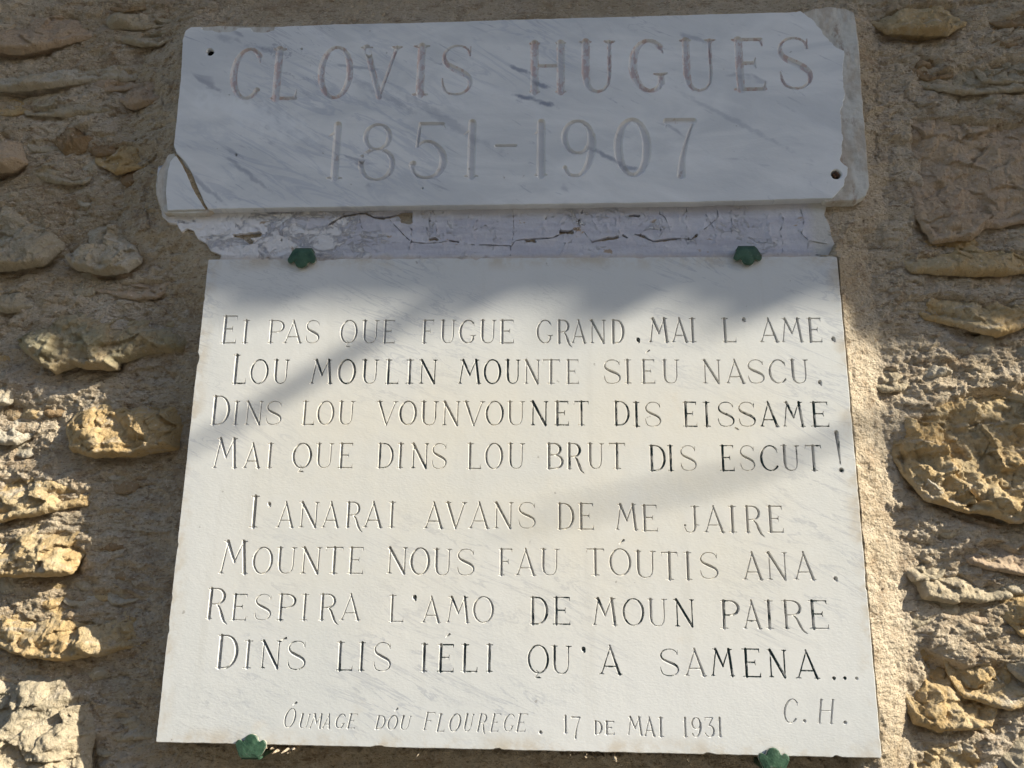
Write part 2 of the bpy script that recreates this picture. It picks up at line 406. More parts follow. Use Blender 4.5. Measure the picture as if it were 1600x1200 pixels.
n = NT('lime_render'); RENDER = n.done(n.mix(n.ramp(n.noise(n.pos, 1.5, 6, .7), .35, .65), (.48, .40, .30), (.56, .48, .37)), .92, n.bump(n.noise(n.pos, 40, 5, .7), .01), .1)

# ------------------------------------------------------------------ letter shapes
def arc(cx, cy, rx, ry, a0, a1, n=14):
    return [(cx+rx*math.cos(math.radians(a0+(a1-a0)*i/n)), cy+ry*math.sin(math.radians(a0+(a1-a0)*i/n))) for i in range(n+1)]
T, N_ = 1.0, 0.50                            # thick and thin strokes
def sw(pts, f):                              # widths along a polyline
    n = len(pts)-1
    return [f(i/n) for i in range(n+1)]
def ell(cx, cy, rx, ry, a0=0, a1=360, n=26, wmax=T, wmin=N_):
    p = arc(cx, cy, rx, ry, a0, a1, n)
    w = [wmin+(wmax-wmin)*abs(math.cos(math.radians(a0+(a1-a0)*i/n)))**1.5 for i in range(n+1)]
    return (p, w)
def serif(x, y, l=.10, r=.10): return ([(x-l*1.15, y), (x-l*.4, y+(0.012 if y < .5 else -.012)), (x, y+(0.03 if y < .5 else -.03)), (x+r*.4, y+(0.012 if y < .5 else -.012)), (x+r*1.15, y)], [.30, .42, .75, .42, .30])
def stem(x, a=0.0, b=1.0, w=T): return ([(x, a), (x, b)], [w, w])
def barE(x0, x1, y, s):                      # arm with a terminal tick
    return [([(x0, y), (x1, y)], [N_, N_]), ([(x1-.02, y), (x1+.02, y+s)], [.45, .18])]
S_CURVE = [(.88, .80), (.80, .93), (.60, .995), (.36, .985), (.17, .90), (.10, .76), (.18, .63), (.38, .54), (.62, .46), (.84, .36), (.92, .23), (.85, .10), (.66, .01), (.42, .0), (.20, .05), (.10, .18)]
S_W = [.30, .34, .36, .38, .45, .6, .8, 1.0, 1.0, .85, .65, .45, .38, .36, .36, .42]
def catmull(p, w, k=3):
    P_, W_ = [], []
    n = len(p)
    for i in range(n-1):
        p0, p1, p2, p3 = p[max(i-1, 0)], p[i], p[i+1], p[min(i+2, n-1)]
        for j in range(k):
            t = j/k
            f = lambda a, b, c, d: .5*(2*b+(c-a)*t+(2*a-5*b+4*c-d)*t*t+(3*b-a-3*c+d)*t**3)
            P_.append((f(p0[0], p1[0], p2[0], p3[0]), f(p0[1], p1[1], p2[1], p3[1]))); W_.append(w[i]+(w[i+1]-w[i])*t)
    P_.append(p[-1]); W_.append(w[-1]); return (P_, W_)
G = {}
G['A'] = [([(.08, 0), (.50, 1.0)], [N_, N_]), ([(.47, 1.02), (.90, 0)], [.7, T]), ([(.20, .27), (.78, .27)], [N_, N_]), serif(.08, 0), serif(.90, 0, .12, .10)]
G['B'] = [stem(.16), serif(.16, 0), serif(.16, 1), ([(.16, 1), (.5, 1)], [N_, N_]), ell(.45, .77, .36, .23, 90, -90, 14), ([(.16, .54), (.5, .54)], [N_, N_]), ell(.48, .27, .45, .27, 90, -90, 14), ([(.16, 0), (.5, 0)], [N_, N_])]
G['C'] = [ell(.55, .5, .47, .5, 45, 318, 24), ([(.88, .86), (.93, .72)], [.5, .2])]
G['D'] = [stem(.16), serif(.16, 0, .12, .04), serif(.16, 1, .12, .04), ([(.16, 1), (.42, 1)], [N_, N_]), ell(.40, .5, .55, .5, 90, -90, 20), ([(.16, 0), (.42, 0)], [N_, N_])]
G['E'] = [stem(.22), serif(.22, 0, .16, .05), serif(.22, 1, .16, .05)] + barE(.22, .90, 1, -.13) + barE(.22, .93, 0, .15) + [([(.22, .52), (.66, .52)], [N_, N_]), ([(.70, .62), (.66, .52), (.70, .42)], [.2, .42, .2])]
G['F'] = [stem(.22), serif(.22, 0, .18, .18), serif(.22, 1, .16, .05)] + barE(.22, .92, 1, -.13) + [([(.22, .52), (.66, .52)], [N_, N_]), ([(.70, .62), (.66, .52), (.70, .42)], [.2, .42, .2])]
G['G'] = [ell(.52, .5, .46, .5, 48, 300, 24), ([(.84, .88), (.90, .74)], [.45, .2]), ([(.72, .05), (.83, .16), (.83, .30)], [.42, .8, .7]), ([(.64, .33), (.83, .31), (1.0, .34)], [.25, .5, .25])]
G['H'] = [stem(.16), stem(.82), serif(.16, 0), serif(.16, 1), serif(.82, 0), serif(.82, 1), ([(.16, .53), (.82, .53)], [N_, N_])]
G['I'] = [stem(.5), serif(.5, 0, .42, .42), serif(.5, 1, .42, .42)]
G['J'] = [([(.72, 1), (.72, .20), (.66, .06), (.45, -.02), (.20, .03), (.08, .20)], [T, T, .7, .42, .38, .45]), serif(.72, 1, .22, .24), ([(.10, .26), (.12, .26)], [.9, .9]), serif(.74, .27, .02, .2)]
G['L'] = [stem(.22), serif(.22, 0, .16, .05), serif(.22, 1, .18, .20)] + barE(.22, .93, 0, .17)
G['M'] = [([(.06, 0), (.22, 1)], [N_, N_]), ([(.20, 1), (.50, .36)], [T, .8]), ([(.50, .36), (.77, 1)], [N_, N_]), ([(.77, 1), (.90, 0)], [T, T]), serif(.06, 0, .07, .07), serif(.90, 0, .09, .09), serif(.18, 1, .10, .02), serif(.80, 1, .02, .10)]
G['N'] = [stem(.14, 0, 1, N_), ([(.12, 1), (.84, 0)], [T, T]), ([(.86, 0), (.86, 1)], [N_, N_]), serif(.14, 0), serif(.86, 1), serif(.10, 1, .10, .02)]
G['O'] = [ell(.5, .5, .46, .51)]
G['P'] = [stem(.18), serif(.18, 0, .16, .16), serif(.18, 1, .14, .04), ([(.18, 1), (.5, 1)], [N_, N_]), ell(.46, .74, .44, .26, 90, -90, 16), ([(.18, .48), (.5, .48)], [N_, N_])]
G['Q'] = [ell(.5, .5, .46, .51), ([(.40, .10), (.52, .02), (.36, -.17), (.56, -.16)], [.25, .4, .4, .55]), ([(.50, -.155), (.64, -.18)], [.5, .2])]
G['R'] = [stem(.16), serif(.16, 0), serif(.16, 1, .12, .03), ([(.16, 1), (.42, 1)], [N_, N_]), ell(.40, .74, .34, .26, 90, -90, 16), ([(.16, .48), (.42, .48)], [N_, N_]), catmull([(.42, .48), (.58, .36), (.70, .12), (.82, -.08), (.98, -.19)], [.42, .7, T, .8, .25])]
G['S'] = [catmull(S_CURVE, S_W), ([(.88, .80), (.90, .98)], [.4, .15]), ([(.10, .18), (.07, .32)], [.42, .2])]
G['T'] = [stem(.5), serif(.5, 0, .18, .18), ([(.08, 1), (.92, 1)], [N_, N_]), ([(.06, 1.01), (.02, .86)], [.42, .15]), ([(.94, 1.01), (.98, .86)], [.42, .15])]
G['U'] = [([(.16, 1), (.16, .32), (.20, .14), (.32, .03), (.50, -.01), (.68, .03), (.80, .14), (.84, .32), (.84, 1)], [T, T, .8, .5, .38, .38, .38, N_, N_]), serif(.16, 1, .15, .12), serif(.84, 1, .11, .13)]
G['V'] = [([(.12, 1), (.50, -.02)], [T, .75]), ([(.50, -.02), (.88, 1)], [N_, N_]), serif(.12, 1, .12, .12), serif(.88, 1)]
G['1'] = [stem(.62), serif(.62, 0, .30, .30), ([(.62, 1), (.50, .86), (.20, .78)], [.5, .42, .2])]
G['3'] = [([(.10, .84), (.10, 1), (.85, 1)], [.2, .45, .38]), ([(.85, 1), (.45, .58)], [N_, N_]), catmull([(.45, .58), (.72, .55), (.90, .38), (.86, .14), (.60, -.01), (.28, .02), (.10, .16)], [.4, .5, .9, .9, .5, .4, .55])]
G['5'] = [([(.28, .99), (.88, .99)], [.65, .5]), ([(.88, .99), (.94, .90)], [.3, .15]), ([(.26, 1), (.20, .57)], [N_, N_]), catmull([(.20, .57), (.38, .66), (.64, .63), (.88, .45), (.92, .25), (.76, .05), (.48, -.01), (.20, .05), (.08, .20)], [.38, .4, .6, .95, T, .7, .42, .45, .6]), ([(.08, .24), (.12, .26)], [.8, .8])]
G['7'] = [([(.08, .97), (.92, .97)], [.75, .75]), ([(.08, .97), (.05, .86)], [.4, .15]), catmull([(.92, .97), (.70, .62), (.54, .30), (.48, -.02)], [.38, .45, .7, T])]
G['8'] = [ell(.48, .77, .33, .23, 0, 360, 22, .75, .38), ell(.5, .27, .43, .28, 0, 360, 24, .8, .38)]
G['9'] = [ell(.46, .70, .38, .30, 0, 360, 22, .8, .38), catmull([(.86, .72), (.86, .48), (.74, .18), (.50, 0), (.22, .02), (.10, .14)], [.9, T, .8, .45, .42, .6])]
G['0'] = [ell(.5, .5, .42, .51)]
G['-'] = [([(.05, .5), (.95, .5)], [.55, .55])]
G[','] = [([(.50, .70), (.52, .60)], [1.6, 1.6]), ([(.55, .5), (.75, .25), (.45, 0)], [1.2, .7, .2])]
G['.'] = [([(.5, .5), (.52, .5)], [1.35, 1.35])]
G['!'] = [([(.40, 1), (.55, .18)], [1.0, .3]), ([(.60, .02), (.62, .02)], [1.1, 1.1])]
G['/'] = [([(.1, .1), (.9, .9)], [.4, .9])]     # accent
G['~'] = [([(.1, .8), (.5, .5), (.9, .1)], [.5, 1.0, .7])]

# rows: strip transform (ox, oy, scale), [(char, x left, x right, y top, y base, paint[, slant])]
ROWS = []
def row(ox, oy, s, items, paint=0, top=None, base=None, slant=0.0):
    for it in items:
        ch, a, b = it[:3]; k = it[3] if len(it) > 3 else {}
        t = k.get('t', top); bs = k.get('b', base)
        ROWS.append((ch, ox+a/s, ox+b/s, oy+t/s, oy+bs/s, k.get('p', paint), k.get('sl', slant)))
A1 = (320, 480, 4.706); A2 = (650, 480, 4.706); A3 = (980, 480, 4.444)
B1 = (310, 760, 4.444); B2 = (650, 760, 4.444); B3 = (1000, 770, 4.0)
C1 = (310, 970, 4.444); C2 = (660, 970, 4.444); C3 = (1010, 970, 4.103)
row(*A1, [('E', 120, 240, {'t': 66}), ('I', 276, 324), ('P', 463, 588), ('A', 583, 717), ('S', 738, 848), ('Q', 998, 1120), ('U', 1153, 1280), ('E', 1303, 1402)], 0, 98, 262)
row(*A2, [('F', 42, 135), ('U', 178, 292), ('G', 318, 440), ('U', 468, 590), ('E', 610, 725), ('G', 885, 1005), ('R', 1035, 1150), ('A', 1145, 1250), ('N', 1276, 1397), ('D', 1435, 1528)], 0, 96, 262)
row(*A3, [(',', 58, 92, {'t': 212, 'b': 252, 'p': 3}), ('M', 152, 287), ('A', 310, 422), ('I', 430, 477), ('L', 655, 757), (',', 790, 828, {'t': 74, 'b': 106}), ('A', 918, 1050), ('M', 1068, 1220), ('E', 1248, 1354), (',', 1412, 1452, {'t': 205, 'b': 246})], 0, 78, 240)
row(*A1, [('L', 205, 312, {'t': 352}), ('O', 336, 466), ('U', 503, 620), ('M', 783, 942), ('O', 981, 1107), ('U', 1153, 1278), ('L', 1325, 1430), ('I', 1478, 1535)], 2, 388, 560)
row(*A2, [('N', 22, 157, {'p': 3}), ('M', 312, 477, {'p': 3}), ('O', 498, 622, {'p': 3}), ('U', 655, 767, {'p': 3}), ('N', 795, 914), ('T', 925, 1060), ('E', 1098, 1202), ('S', 1375, 1510)], 0, 388, 560)
row(*A3, [('I', -22, 27), ('E', 92, 197), ('U', 240, 364), ('/', 126, 156, {'t': 298, 'b': 318}), ('N', 522, 654), ('A', 685, 817), ('S', 832, 957), ('C', 978, 1107), ('U', 1130, 1260), (',', 1320, 1357, {'t': 506, 'b': 550})], 0, 366, 527)
row(*A1, [('D', 50, 182, {'t': 655}), ('I', 208, 250, {'p': 1}), ('N', 296, 428, {'p': 1}), ('S', 445, 569, {'p': 0}), ('L', 713, 812), ('O', 828, 950), ('U', 980, 1102), ('V', 1262, 1420), ('O', 1430, 1554)], 1, 693, 862)
row(*A2, [('U', 32, 163, {'p': 1}), ('N', 192, 324, {'p': 1}), ('V', 347, 507, {'p': 1}), ('O', 514, 643, {'p': 1}), ('U', 668, 800, {'p': 0}), ('N', 840, 972, {'p': 3}), ('E', 1012, 1127), ('T', 1158, 1272), ('D', 1452, 1567)], 2, 694, 866)
row(*A3, [('I', 38, 86), ('S', 118, 240, {'p': 1}), ('E', 382, 487), ('I', 525, 575), ('S', 622, 747), ('S', 765, 894, {'p': 1}), ('A', 918, 1047), ('M', 1080, 1230), ('E', 1268, 1404), ('~', 745, 775, {'t': 832, 'b': 852, 'p': 0})], 2, 660, 827)
row(*A1, [('M', 72, 247, {'t': 965}), ('A', 290, 414), ('I', 455, 502), ('Q', 646, 784, {'p': 1}), ('U', 815, 947), ('E', 978, 1092, {'p': 1}), ('D', 1268, 1387, {'p': 2}), ('I', 1415, 1460)], 0, 1003, 1180)
row(642, 480, 4.706, [('N', 0, 132, {'p': 1})], 1, 1003, 1182)
row(*A2, [('S', 112, 230, {'p': 0}), ('L', 372, 482, {'p': 0}), ('O', 510, 637), ('U', 673, 800), ('B', 956, 1084), ('R', 1105, 1237), ('U', 1262, 1382, {'p': 0}), ('T', 1412, 1540)], 1, 1003, 1186)
row(*A3, [('D', 150, 264), ('I', 280, 320), ('S', 362, 484, {'p': 0}), ('E', 640, 747), ('S', 778, 892, {'p': 1}), ('C', 918, 1052), ('U', 1072, 1197, {'p': 1}), ('T', 1235, 1354, {'p': 1}), ('!', 1440, 1500, {'t': 870, 'b': 1137, 'p': 1})], 2, 962, 1134)
row(*B1, [('I', 360, 416, {'t': 68}), (',', 474, 510, {'t': 107, 'b': 147}), ('A', 550, 667), ('N', 700, 836), ('A', 862, 982), ('R', 1022, 1147), ('A', 1152, 1280), ('I', 1320, 1367)], 0, 110, 283)
row(*B2, [('A', 60, 192), ('V', 200, 352), ('A', 370, 510), ('N', 540, 677), ('S', 705, 837), ('D', 980, 1097, {'t': 120, 'b': 296}), ('E', 1120, 1237, {'t': 120, 'b': 297}), ('M', 1388, 1540, {'t': 124, 'b': 300})], 0, 112, 290)
row(*B3, [('E', 5, 114, {'b': 238, 't': 79}), ('J', 268, 372), ('A', 400, 527), ('I', 552, 602), ('R', 650, 777), ('E', 790, 897)], 0, 85, 246)
row(*B1, [('M', 155, 348, {'t': 380}), ('O', 378, 514), ('U', 542, 682), ('N', 712, 854), ('T', 880, 1007), ('E', 1035, 1152), ('N', 1308, 1452)], 0, 425, 604)
row(641.5, 760, 4.444, [('O', 0, 132)], 0, 430, 610)
row(*B2, [('U', 122, 250), ('S', 280, 412), ('F', 570, 672), ('A', 695, 832), ('U', 862, 997), ('T', 1180, 1310), ('O', 1343, 1492), ('/', 1408, 1446, {'t': 370, 'b': 402})], 0, 436, 616)
row(992, 770, 4.0, [('U', 0, 132)], 0, 366, 530)
row(*B3, [('T', 130, 239), ('I', 275, 322), ('S', 367, 492, {'b': 536}), ('A', 645, 767), ('N', 790, 924), ('A', 962, 1094), (',', 1203, 1243, {'t': 524, 'b': 560})], 0, 374, 542)
row(*B1, [('R', 58, 218, {'t': 710, 'b': 918}), ('E', 225, 342, {'p': 1}), ('S', 385, 512, {'p': 0}), ('P', 548, 682), ('I', 712, 762), ('R', 835, 982, {'p': 1}), ('A', 990, 1127, {'p': 0}), ('L', 1320, 1430, {'p': 0, 'b': 938, 't': 758}), (',', 1483, 1518, {'t': 755, 'b': 800, 'p': 2})], 1, 750, 928)
row(*B2, [('A', 45, 172), ('M', 214, 372, {'p': 1}), ('O', 398, 540), ('D', 790, 914, {'t': 772, 'b': 956, 'p': 2}), ('E', 945, 1077, {'t': 772, 'b': 957, 'p': 2}), ('M', 1228, 1397, {'t': 778, 'b': 962, 'p': 1}), ('O', 1435, 1582, {'t': 782, 'b': 964, 'p': 2})], 0, 768, 944)
row(*B3, [('U', 48, 170, {'b': 832, 't': 666, 'p': 0}), ('N', 212, 342, {'b': 834, 't': 668, 'p': 3}), ('P', 500, 627, {'p': 1}), ('A', 645, 757), ('I', 780, 832), ('R', 885, 1042), ('E', 1050, 1180, {'p': 2})], 1, 676, 848)
row(*C1, [('D', 128, 272, {'t': 103, 'p': 1}), ('I', 315, 372, {'p': 1}), ('N', 430, 577, {'p': 3}), ('/', 572, 612, {'t': 118, 'b': 136}), ('S', 612, 750, {'t': 142, 'b': 338, 'p': 1}), ('L', 955, 1077, {'t': 150, 'b': 343}), ('I', 1110, 1157, {'t': 152, 'b': 344}), ('S', 1210, 1342, {'t': 152, 'b': 348, 'p': 1})], 2, 140, 328)
row(657, 970, 4.444, [('I', 0, 48)], 2, 162, 350)
row(*C2, [('E', 98, 224), ('L', 265, 387), ('I', 440, 487), ('/', 158, 192, {'t': 90, 'b': 118, 'p': 0}), ('Q', 733, 877, {'t': 172, 'b': 362}), ('U', 895, 1037, {'t': 176, 'b': 366}), (',', 1098, 1137, {'t': 184, 'b': 224, 'p': 3}), ('A', 1232, 1382, {'t': 176, 'b': 370})], 2, 166, 352)
row(*C3, [('S', 80, 214, {'p': 2}), ('A', 245, 380, {'p': 1}), ('M', 415, 562), ('E', 612, 737, {'b': 358}), ('N', 780, 902, {'t': 188, 'b': 360}), ('A', 958, 1104, {'t': 192, 'b': 368}), ('.', 1190, 1214, {'t': 356, 'b': 380}), ('.', 1260, 1284, {'t': 356, 'b': 380}), ('.', 1336, 1360, {'t': 358, 'b': 382, 'p': 2})], 3, 182, 352)
SL = .20
row(*C1, [('O', 600, 672, {'t': 610, 'b': 740}), ('/', 656, 682, {'t': 566, 'b': 586, 'sl': 0}), ('U', 702, 772), ('M', 782, 862), ('A', 870, 925), ('G', 955, 1020), ('E', 1035, 1098), ('D', 1234, 1296, {'b': 752, 't': 660}), ('O', 1316, 1382, {'b': 756, 't': 660}), ('U', 1402, 1472, {'b': 756, 't': 662}), ('/', 1362, 1384, {'t': 608, 'b': 628, 'sl': 0})], 0, 648, 746, SL)
row(*C2, [('F', 10, 82, {'t': 638, 'b': 756}), ('L', 102, 164), ('O', 190, 264), ('U', 290, 350), ('R', 385, 455), ('E', 475, 540), ('G', 568, 640), ('E', 652, 728), ('.', 808, 832, {'t': 763, 'b': 787, 'sl': 0})], 0, 648, 768, SL)
row(*C2, [('1', 968, 1010, {'t': 660, 'b': 778}), ('7', 1032, 1098, {'t': 666, 'b': 812}), ('D', 1195, 1247, {'t': 698, 'b': 786}), ('E', 1265, 1337, {'t': 700, 'b': 788}), ('M', 1425, 1530, {'t': 668, 'b': 792})], 0)
row(1007, 970, 4.103, [('A', 0, 68)], 0, 620, 738)
row(*C3, [('I', 75, 110), ('1', 224, 264), ('9', 288, 356), ('3', 370, 437), ('1', 448, 486)], 0, 622, 742)
row(*C3, [('C', 880, 972, {'t': 502, 'b': 654}), ('.', 1003, 1027, {'t': 630, 'b': 654, 'sl': 0}), ('H', 1098, 1212, {'t': 506, 'b': 658}), ('.', 1263, 1287, {'t': 640, 'b': 664, 'sl': 0})], 0, 0, 0, .16)
D1 = (270, 20, 3.333); D2 = (730, 0, 2.424)
LOW = ROWS; ROWS = []
row(*D1, [('C', 305, 462, {'t': 190, 'b': 446}), ('L', 515, 657, {'t': 190, 'b': 446}), ('O', 765, 928, {'t': 182, 'b': 440}), ('V', 975, 1185, {'t': 180, 'b': 434}), ('I', 1252, 1332, {'t': 174, 'b': 426}), ('S', 1393, 1565, {'t': 172, 'b': 424})], 0)
row(*D1, [('1', 785, 890, {'t': 585, 'b': 862}), ('8', 970, 1160, {'t': 582, 'b': 868}), ('5', 1235, 1428, {'t': 577, 'b': 858}), ('1', 1498, 1592, {'t': 572, 'b': 852})], 1)
row(*D2, [('H', 230, 380, {'t': 164, 'b': 348}), ('U', 428, 560, {'t': 158, 'b': 346}), ('G', 620, 757, {'t': 154, 'b': 344}), ('U', 808, 942, {'t': 152, 'b': 342}), ('E', 1003, 1132, {'t': 150, 'b': 338}), ('S', 1175, 1307, {'t': 144, 'b': 334})], 0)
row(*D2, [('-', 104, 188, {'t': 532, 'b': 572}), ('1', 243, 302, {'t': 465, 'b': 663}), ('9', 358, 492, {'t': 458, 'b': 664}), ('0', 560, 690, {'t': 455, 'b': 662}), ('7', 748, 872, {'t': 452, 'b': 660})], 1)
UP = ROWS

def carve(rows, xs, zs, mats, parent, kd, cap, wf):
    """letters cut into a slab face: every letter is its own groove mesh; returns the field of all of them"""
    field = np.full((len(zs), len(xs)), 1.0)
    dx = xs[1]-xs[0]
    rr = random.Random(3)
    for ch, xa, xb, yt, yb, paint, sl in rows:
        xm, ym = (xa+xb)/2, (yt+yb)/2
        x0 = P(xa, ym)[0]; x1 = P(xb, ym)[0]; z0 = P(xm, yb)[1]; z1 = P(xm, yt)[1]
        W, H = x1-x0, z1-z0
        big = H if ch not in ',./~-' else None
        Hs = (max(big, .0235) if big else None) or (.026 if wf < 1.4 else .055)
        wt = Hs*.048*wf*rr.uniform(.9, 1.1)
        if sl: wt *= .85
        mg = .35*H+.004
        i0 = max(np.searchsorted(xs, x0-mg-.15*W), 0); i1 = min(np.searchsorted(xs, x1+mg+.15*W), len(xs)-1)
        j0 = max(np.searchsorted(zs, z0-mg), 0); j1 = min(np.searchsorted(zs, z1+mg), len(zs)-1)
        X, Z = np.meshgrid(xs[i0:i1+1], zs[j0:j1+1])
        d = np.full(X.shape, 1.0)
        jx = rr.uniform(-.01, .01); jr = rr.uniform(-.012, .012)
        for pts, ws in G[ch]:
            q = [(x0+(px+jx+jr*(py-.5))*W+(py-.5)*sl*H, z0+py*H) for px, py in pts]
            d = np.minimum(d, line_sdf(q, X, Z, [w*wt for w in ws]))
        d += .00022*fbm(X, Z, 260, 2, 5)
        d = np.where(np.abs(d) < 1e-5, 1e-5, d)
        d[0, :] = d[-1, :] = 1; d[:, 0] = d[:, -1] = 1
        f = field[j0:j1+1, i0:i1+1]; np.minimum(f, d, out=f)
        dep = np.minimum(np.maximum(-d, 0)*kd, cap)
        cx, cz = (x0+x1)/2, (z0+z1)/2
        nm = {',': 'comma', '.': 'full_stop', '/': 'accent', '~': 'chisel_slip', '!': 'exclamation_mark', '-': 'dash'}.get(ch, 'numeral' if ch.isdigit() else 'letter')
        if ch == ',' and yt < 0: nm = 'apostrophe'
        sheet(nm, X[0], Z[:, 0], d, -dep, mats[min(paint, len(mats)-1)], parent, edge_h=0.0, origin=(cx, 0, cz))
    return field

# ------------------------------------------------------------------ lower slab
slab = empty('marble_plaque', (0, 0, 0), 'large white marble plaque carved with eight lines of verse, held by four green clips', 'plaque')
STEP = .00055
xs = np.arange(-.012, SLAB_W+.012, STEP); zs = np.arange(-.012, SLAB_H+.012, STEP)
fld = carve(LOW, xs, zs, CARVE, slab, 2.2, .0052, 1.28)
X, Z = np.meshgrid(xs, zs)
outer = poly_sdf([(0, 0), (SLAB_W, 0), (SLAB_W, SLAB_H), (0, SLAB_H)], X, Z) + .0008
band = outer > -.03
nn = np.zeros_like(X); nn[band] = .0008*fbm(X[band], Z[band], 45, 5, 9, .65)
ch_ = np.zeros_like(X); t_ = fbm(X[band], Z[band], 30, 3, 21); ch_[band] = .0045*np.clip(t_-.22, 0, 1)*2
outer = outer + nn + ch_
phi = np.maximum(outer, -fld)
sheet('slab', xs, zs, phi, np.zeros_like(phi), MARBLE, slab, merge=True, rim=None)
# rim of the slab: chamfer and thickness all round
def rim_strip(name, phi, X, Z, xs, zs, mat, parent, rings):
    """only the border ring of a region, so that its chamfer never touches the carved letters"""
    keep = phi.copy()
    keep[(phi < -.0012)] = 1.0
    return keep
sub = slice(None, None, 4)
xo, zo = xs[sub], zs[sub]
po = outer[sub, sub]
ring_src = sheet('slab_edge', xo, zo, np.where(po < -.004, .5, po), np.full(po.shape, -.0003), MARBLE, slab,
                 rim=[(.0005, -.0004), (.0010, -.0014), (.0012, -.03)])
# (the inner border of that ring also turns back into the slab, hidden behind the face)

# ------------------------------------------------------------------ upper plaque
UPA = empty('weathered_marble_plaque', (*[0]*3,), 'long veined marble plaque with chipped corners, carved with a name and the years 1851-1907', 'plaque')
mar = PL([(283, 120), (286, 62), (290, 48), (299, 42), (330, 43), (372, 44), (418, 43), (430, 42), (530, 38), (650, 36), (800, 31), (1060, 24), (1200, 20), (1250, 19),
          (1268, 30), (1283, 46), (1294, 64), (1305, 74), (1318, 80), (1316, 107), (1319, 144), (1312, 175), (1317, 214), (1313, 250), (1322, 262), (1318, 290), (1300, 309),
          (1100, 315), (800, 319), (500, 323), (326, 326), (318, 312), (311, 296), (303, 276), (296, 262), (286, 248), (276, 238), (272, 226), (278, 170)])
frag = PL([(274, 243), (283, 258), (291, 273), (298, 291), (304, 303), (314, 318), (319, 326), (262, 328), (259, 300), (262, 268), (266, 252)])
STU = .0009
lo = P(235, 345); hi = P(1370, 0)
xu = np.arange(lo[0]-.02, hi[0]+.05, STU); zu = np.arange(P(800, 340)[1], P(800, -8)[1]+.02, STU)
fu = carve(UP, xu, zu, [CARVE_UP, CARVE_UP2], UPA, 1.5, .0036, 1.48)
X, Z = np.meshgrid(xu, zu)
pm = poly_sdf(mar, X, Z) + .0008*fbm(X, Z, 60, 4, 31) + .0040*fbm(X, Z, 48, 5, 32, .65)*np.clip((X-P(1225, 150)[0])/.02, 0, 1)*(Z > P(1300, 296)[1]+.01)
for cx_, cy_, w_, h_ in ((350, 43, 24, 10), (410, 44, 22, 9), (325, 44, 14, 5)):      # chips along the top edge
    c = P(cx_, cy_); pm = np.maximum(pm, -(np.hypot((X-c[0])/(w_*.0008), (Z-c[1])/(h_*.0008))-1)*.006 + .001*fbm(X, Z, 120, 3, 33))
holes = [(328, 81, .0062), (1307, 272, .0075)]
for hx, hy, r in holes:
    c = P(hx, hy); pm = np.maximum(pm, r-np.hypot(X-c[0], Z-c[1])+.0010*fbm(X, Z, 170, 3, 35))
for hx, hy, r in ((566, 244, .0026), (471, 76, .0020), (369, 242, .0022), (358, 148, .0014), (660, 294, .0018), (577, 80, .0012)):
    c = P(hx, hy); pm = np.maximum(pm, r-np.hypot(X-c[0], Z-c[1])+.0008*fbm(X, Z, 250, 2, 36))
sheet('marble_panel', xu, zu, np.maximum(pm, -fu), np.zeros_like(pm), MARBLE_UP, UPA, merge=True)
xq, zq = xu[::2], zu[::2]; pq = pm[::2, ::2]
sheet('marble_panel_edge', xq, zq, np.where(pq < -.005, .5, pq), np.full(pq.shape, -.0003), MARBLE_UP, UPA, rim=[(.0006, -.0006), (.0012, -.0020), (.0014, -.02)])
pf = poly_sdf(frag, X, Z) + .0006*fbm(X, Z, 90, 4, 41)
o = sheet('corner_fragment', xq, zq, pf[::2, ::2], np.full(pq.shape, -.0006), MARBLE_UP, UPA, rim=[(.0006, -.0006), (.001, -.02)])
o['label'] = 'broken lower left corner piece of the marble'
# plaster that mends the broken right end and the lower left corner
rep = PL([(1240, 24), (1262, 17), (1272, 13), (1298, 10), (1322, 12), (1334, 18), (1338, 40), (1343, 90), (1347, 150), (1352, 210), (1358, 290), (1352, 304), (1340, 311), (1290, 313), (1270, 200), (1275, 90)])
pr = poly_sdf(rep, X, Z) + .0014*fbm(X, Z, 40, 5, 51)
d_m = np.clip(-pr, 0, .02)
hr = -.0018 + .0022*fbm(X, Z*.6, 45, 5, 52) + .0009*fbm(X, Z, 160, 3, 53) - .0035*np.clip(fbm(X, Z*.4, 50, 4, 56)-.15, 0, 1)
c = P(1298, 66); hr -= .0045*np.exp(-(((X-c[0])/.016)**2+((Z-c[1])/.020)**2))
for hx, hy, r in holes[1:]:
    c = P(hx, hy); pr = np.maximum(pr, r-np.hypot(X-c[0], Z-c[1]))
o = sheet('repair_plaster', xq, zq, pr[::2, ::2], hr[::2, ::2], REPAIR, UPA, rim=[(.0012, -.0015), (.0016, -.025)], smooth=True)
o['label'] = 'beige mending plaster over the broken right end'
rep2 = PL([(262, 240), (288, 236), (330, 326), (322, 331), (256, 331), (248, 318), (243, 300), (244, 275), (249, 262)])
pr2 = poly_sdf(rep2, X, Z) + .0012*fbm(X, Z, 60, 5, 54)
o = sheet('corner_filler', xq, zq, pr2[::2, ::2], (-.0030+.0008*fbm(X, Z, 60, 4, 55))[::2, ::2], REPAIR, UPA, rim=[(.0012, -.0015), (.0016, -.02)], smooth=True)
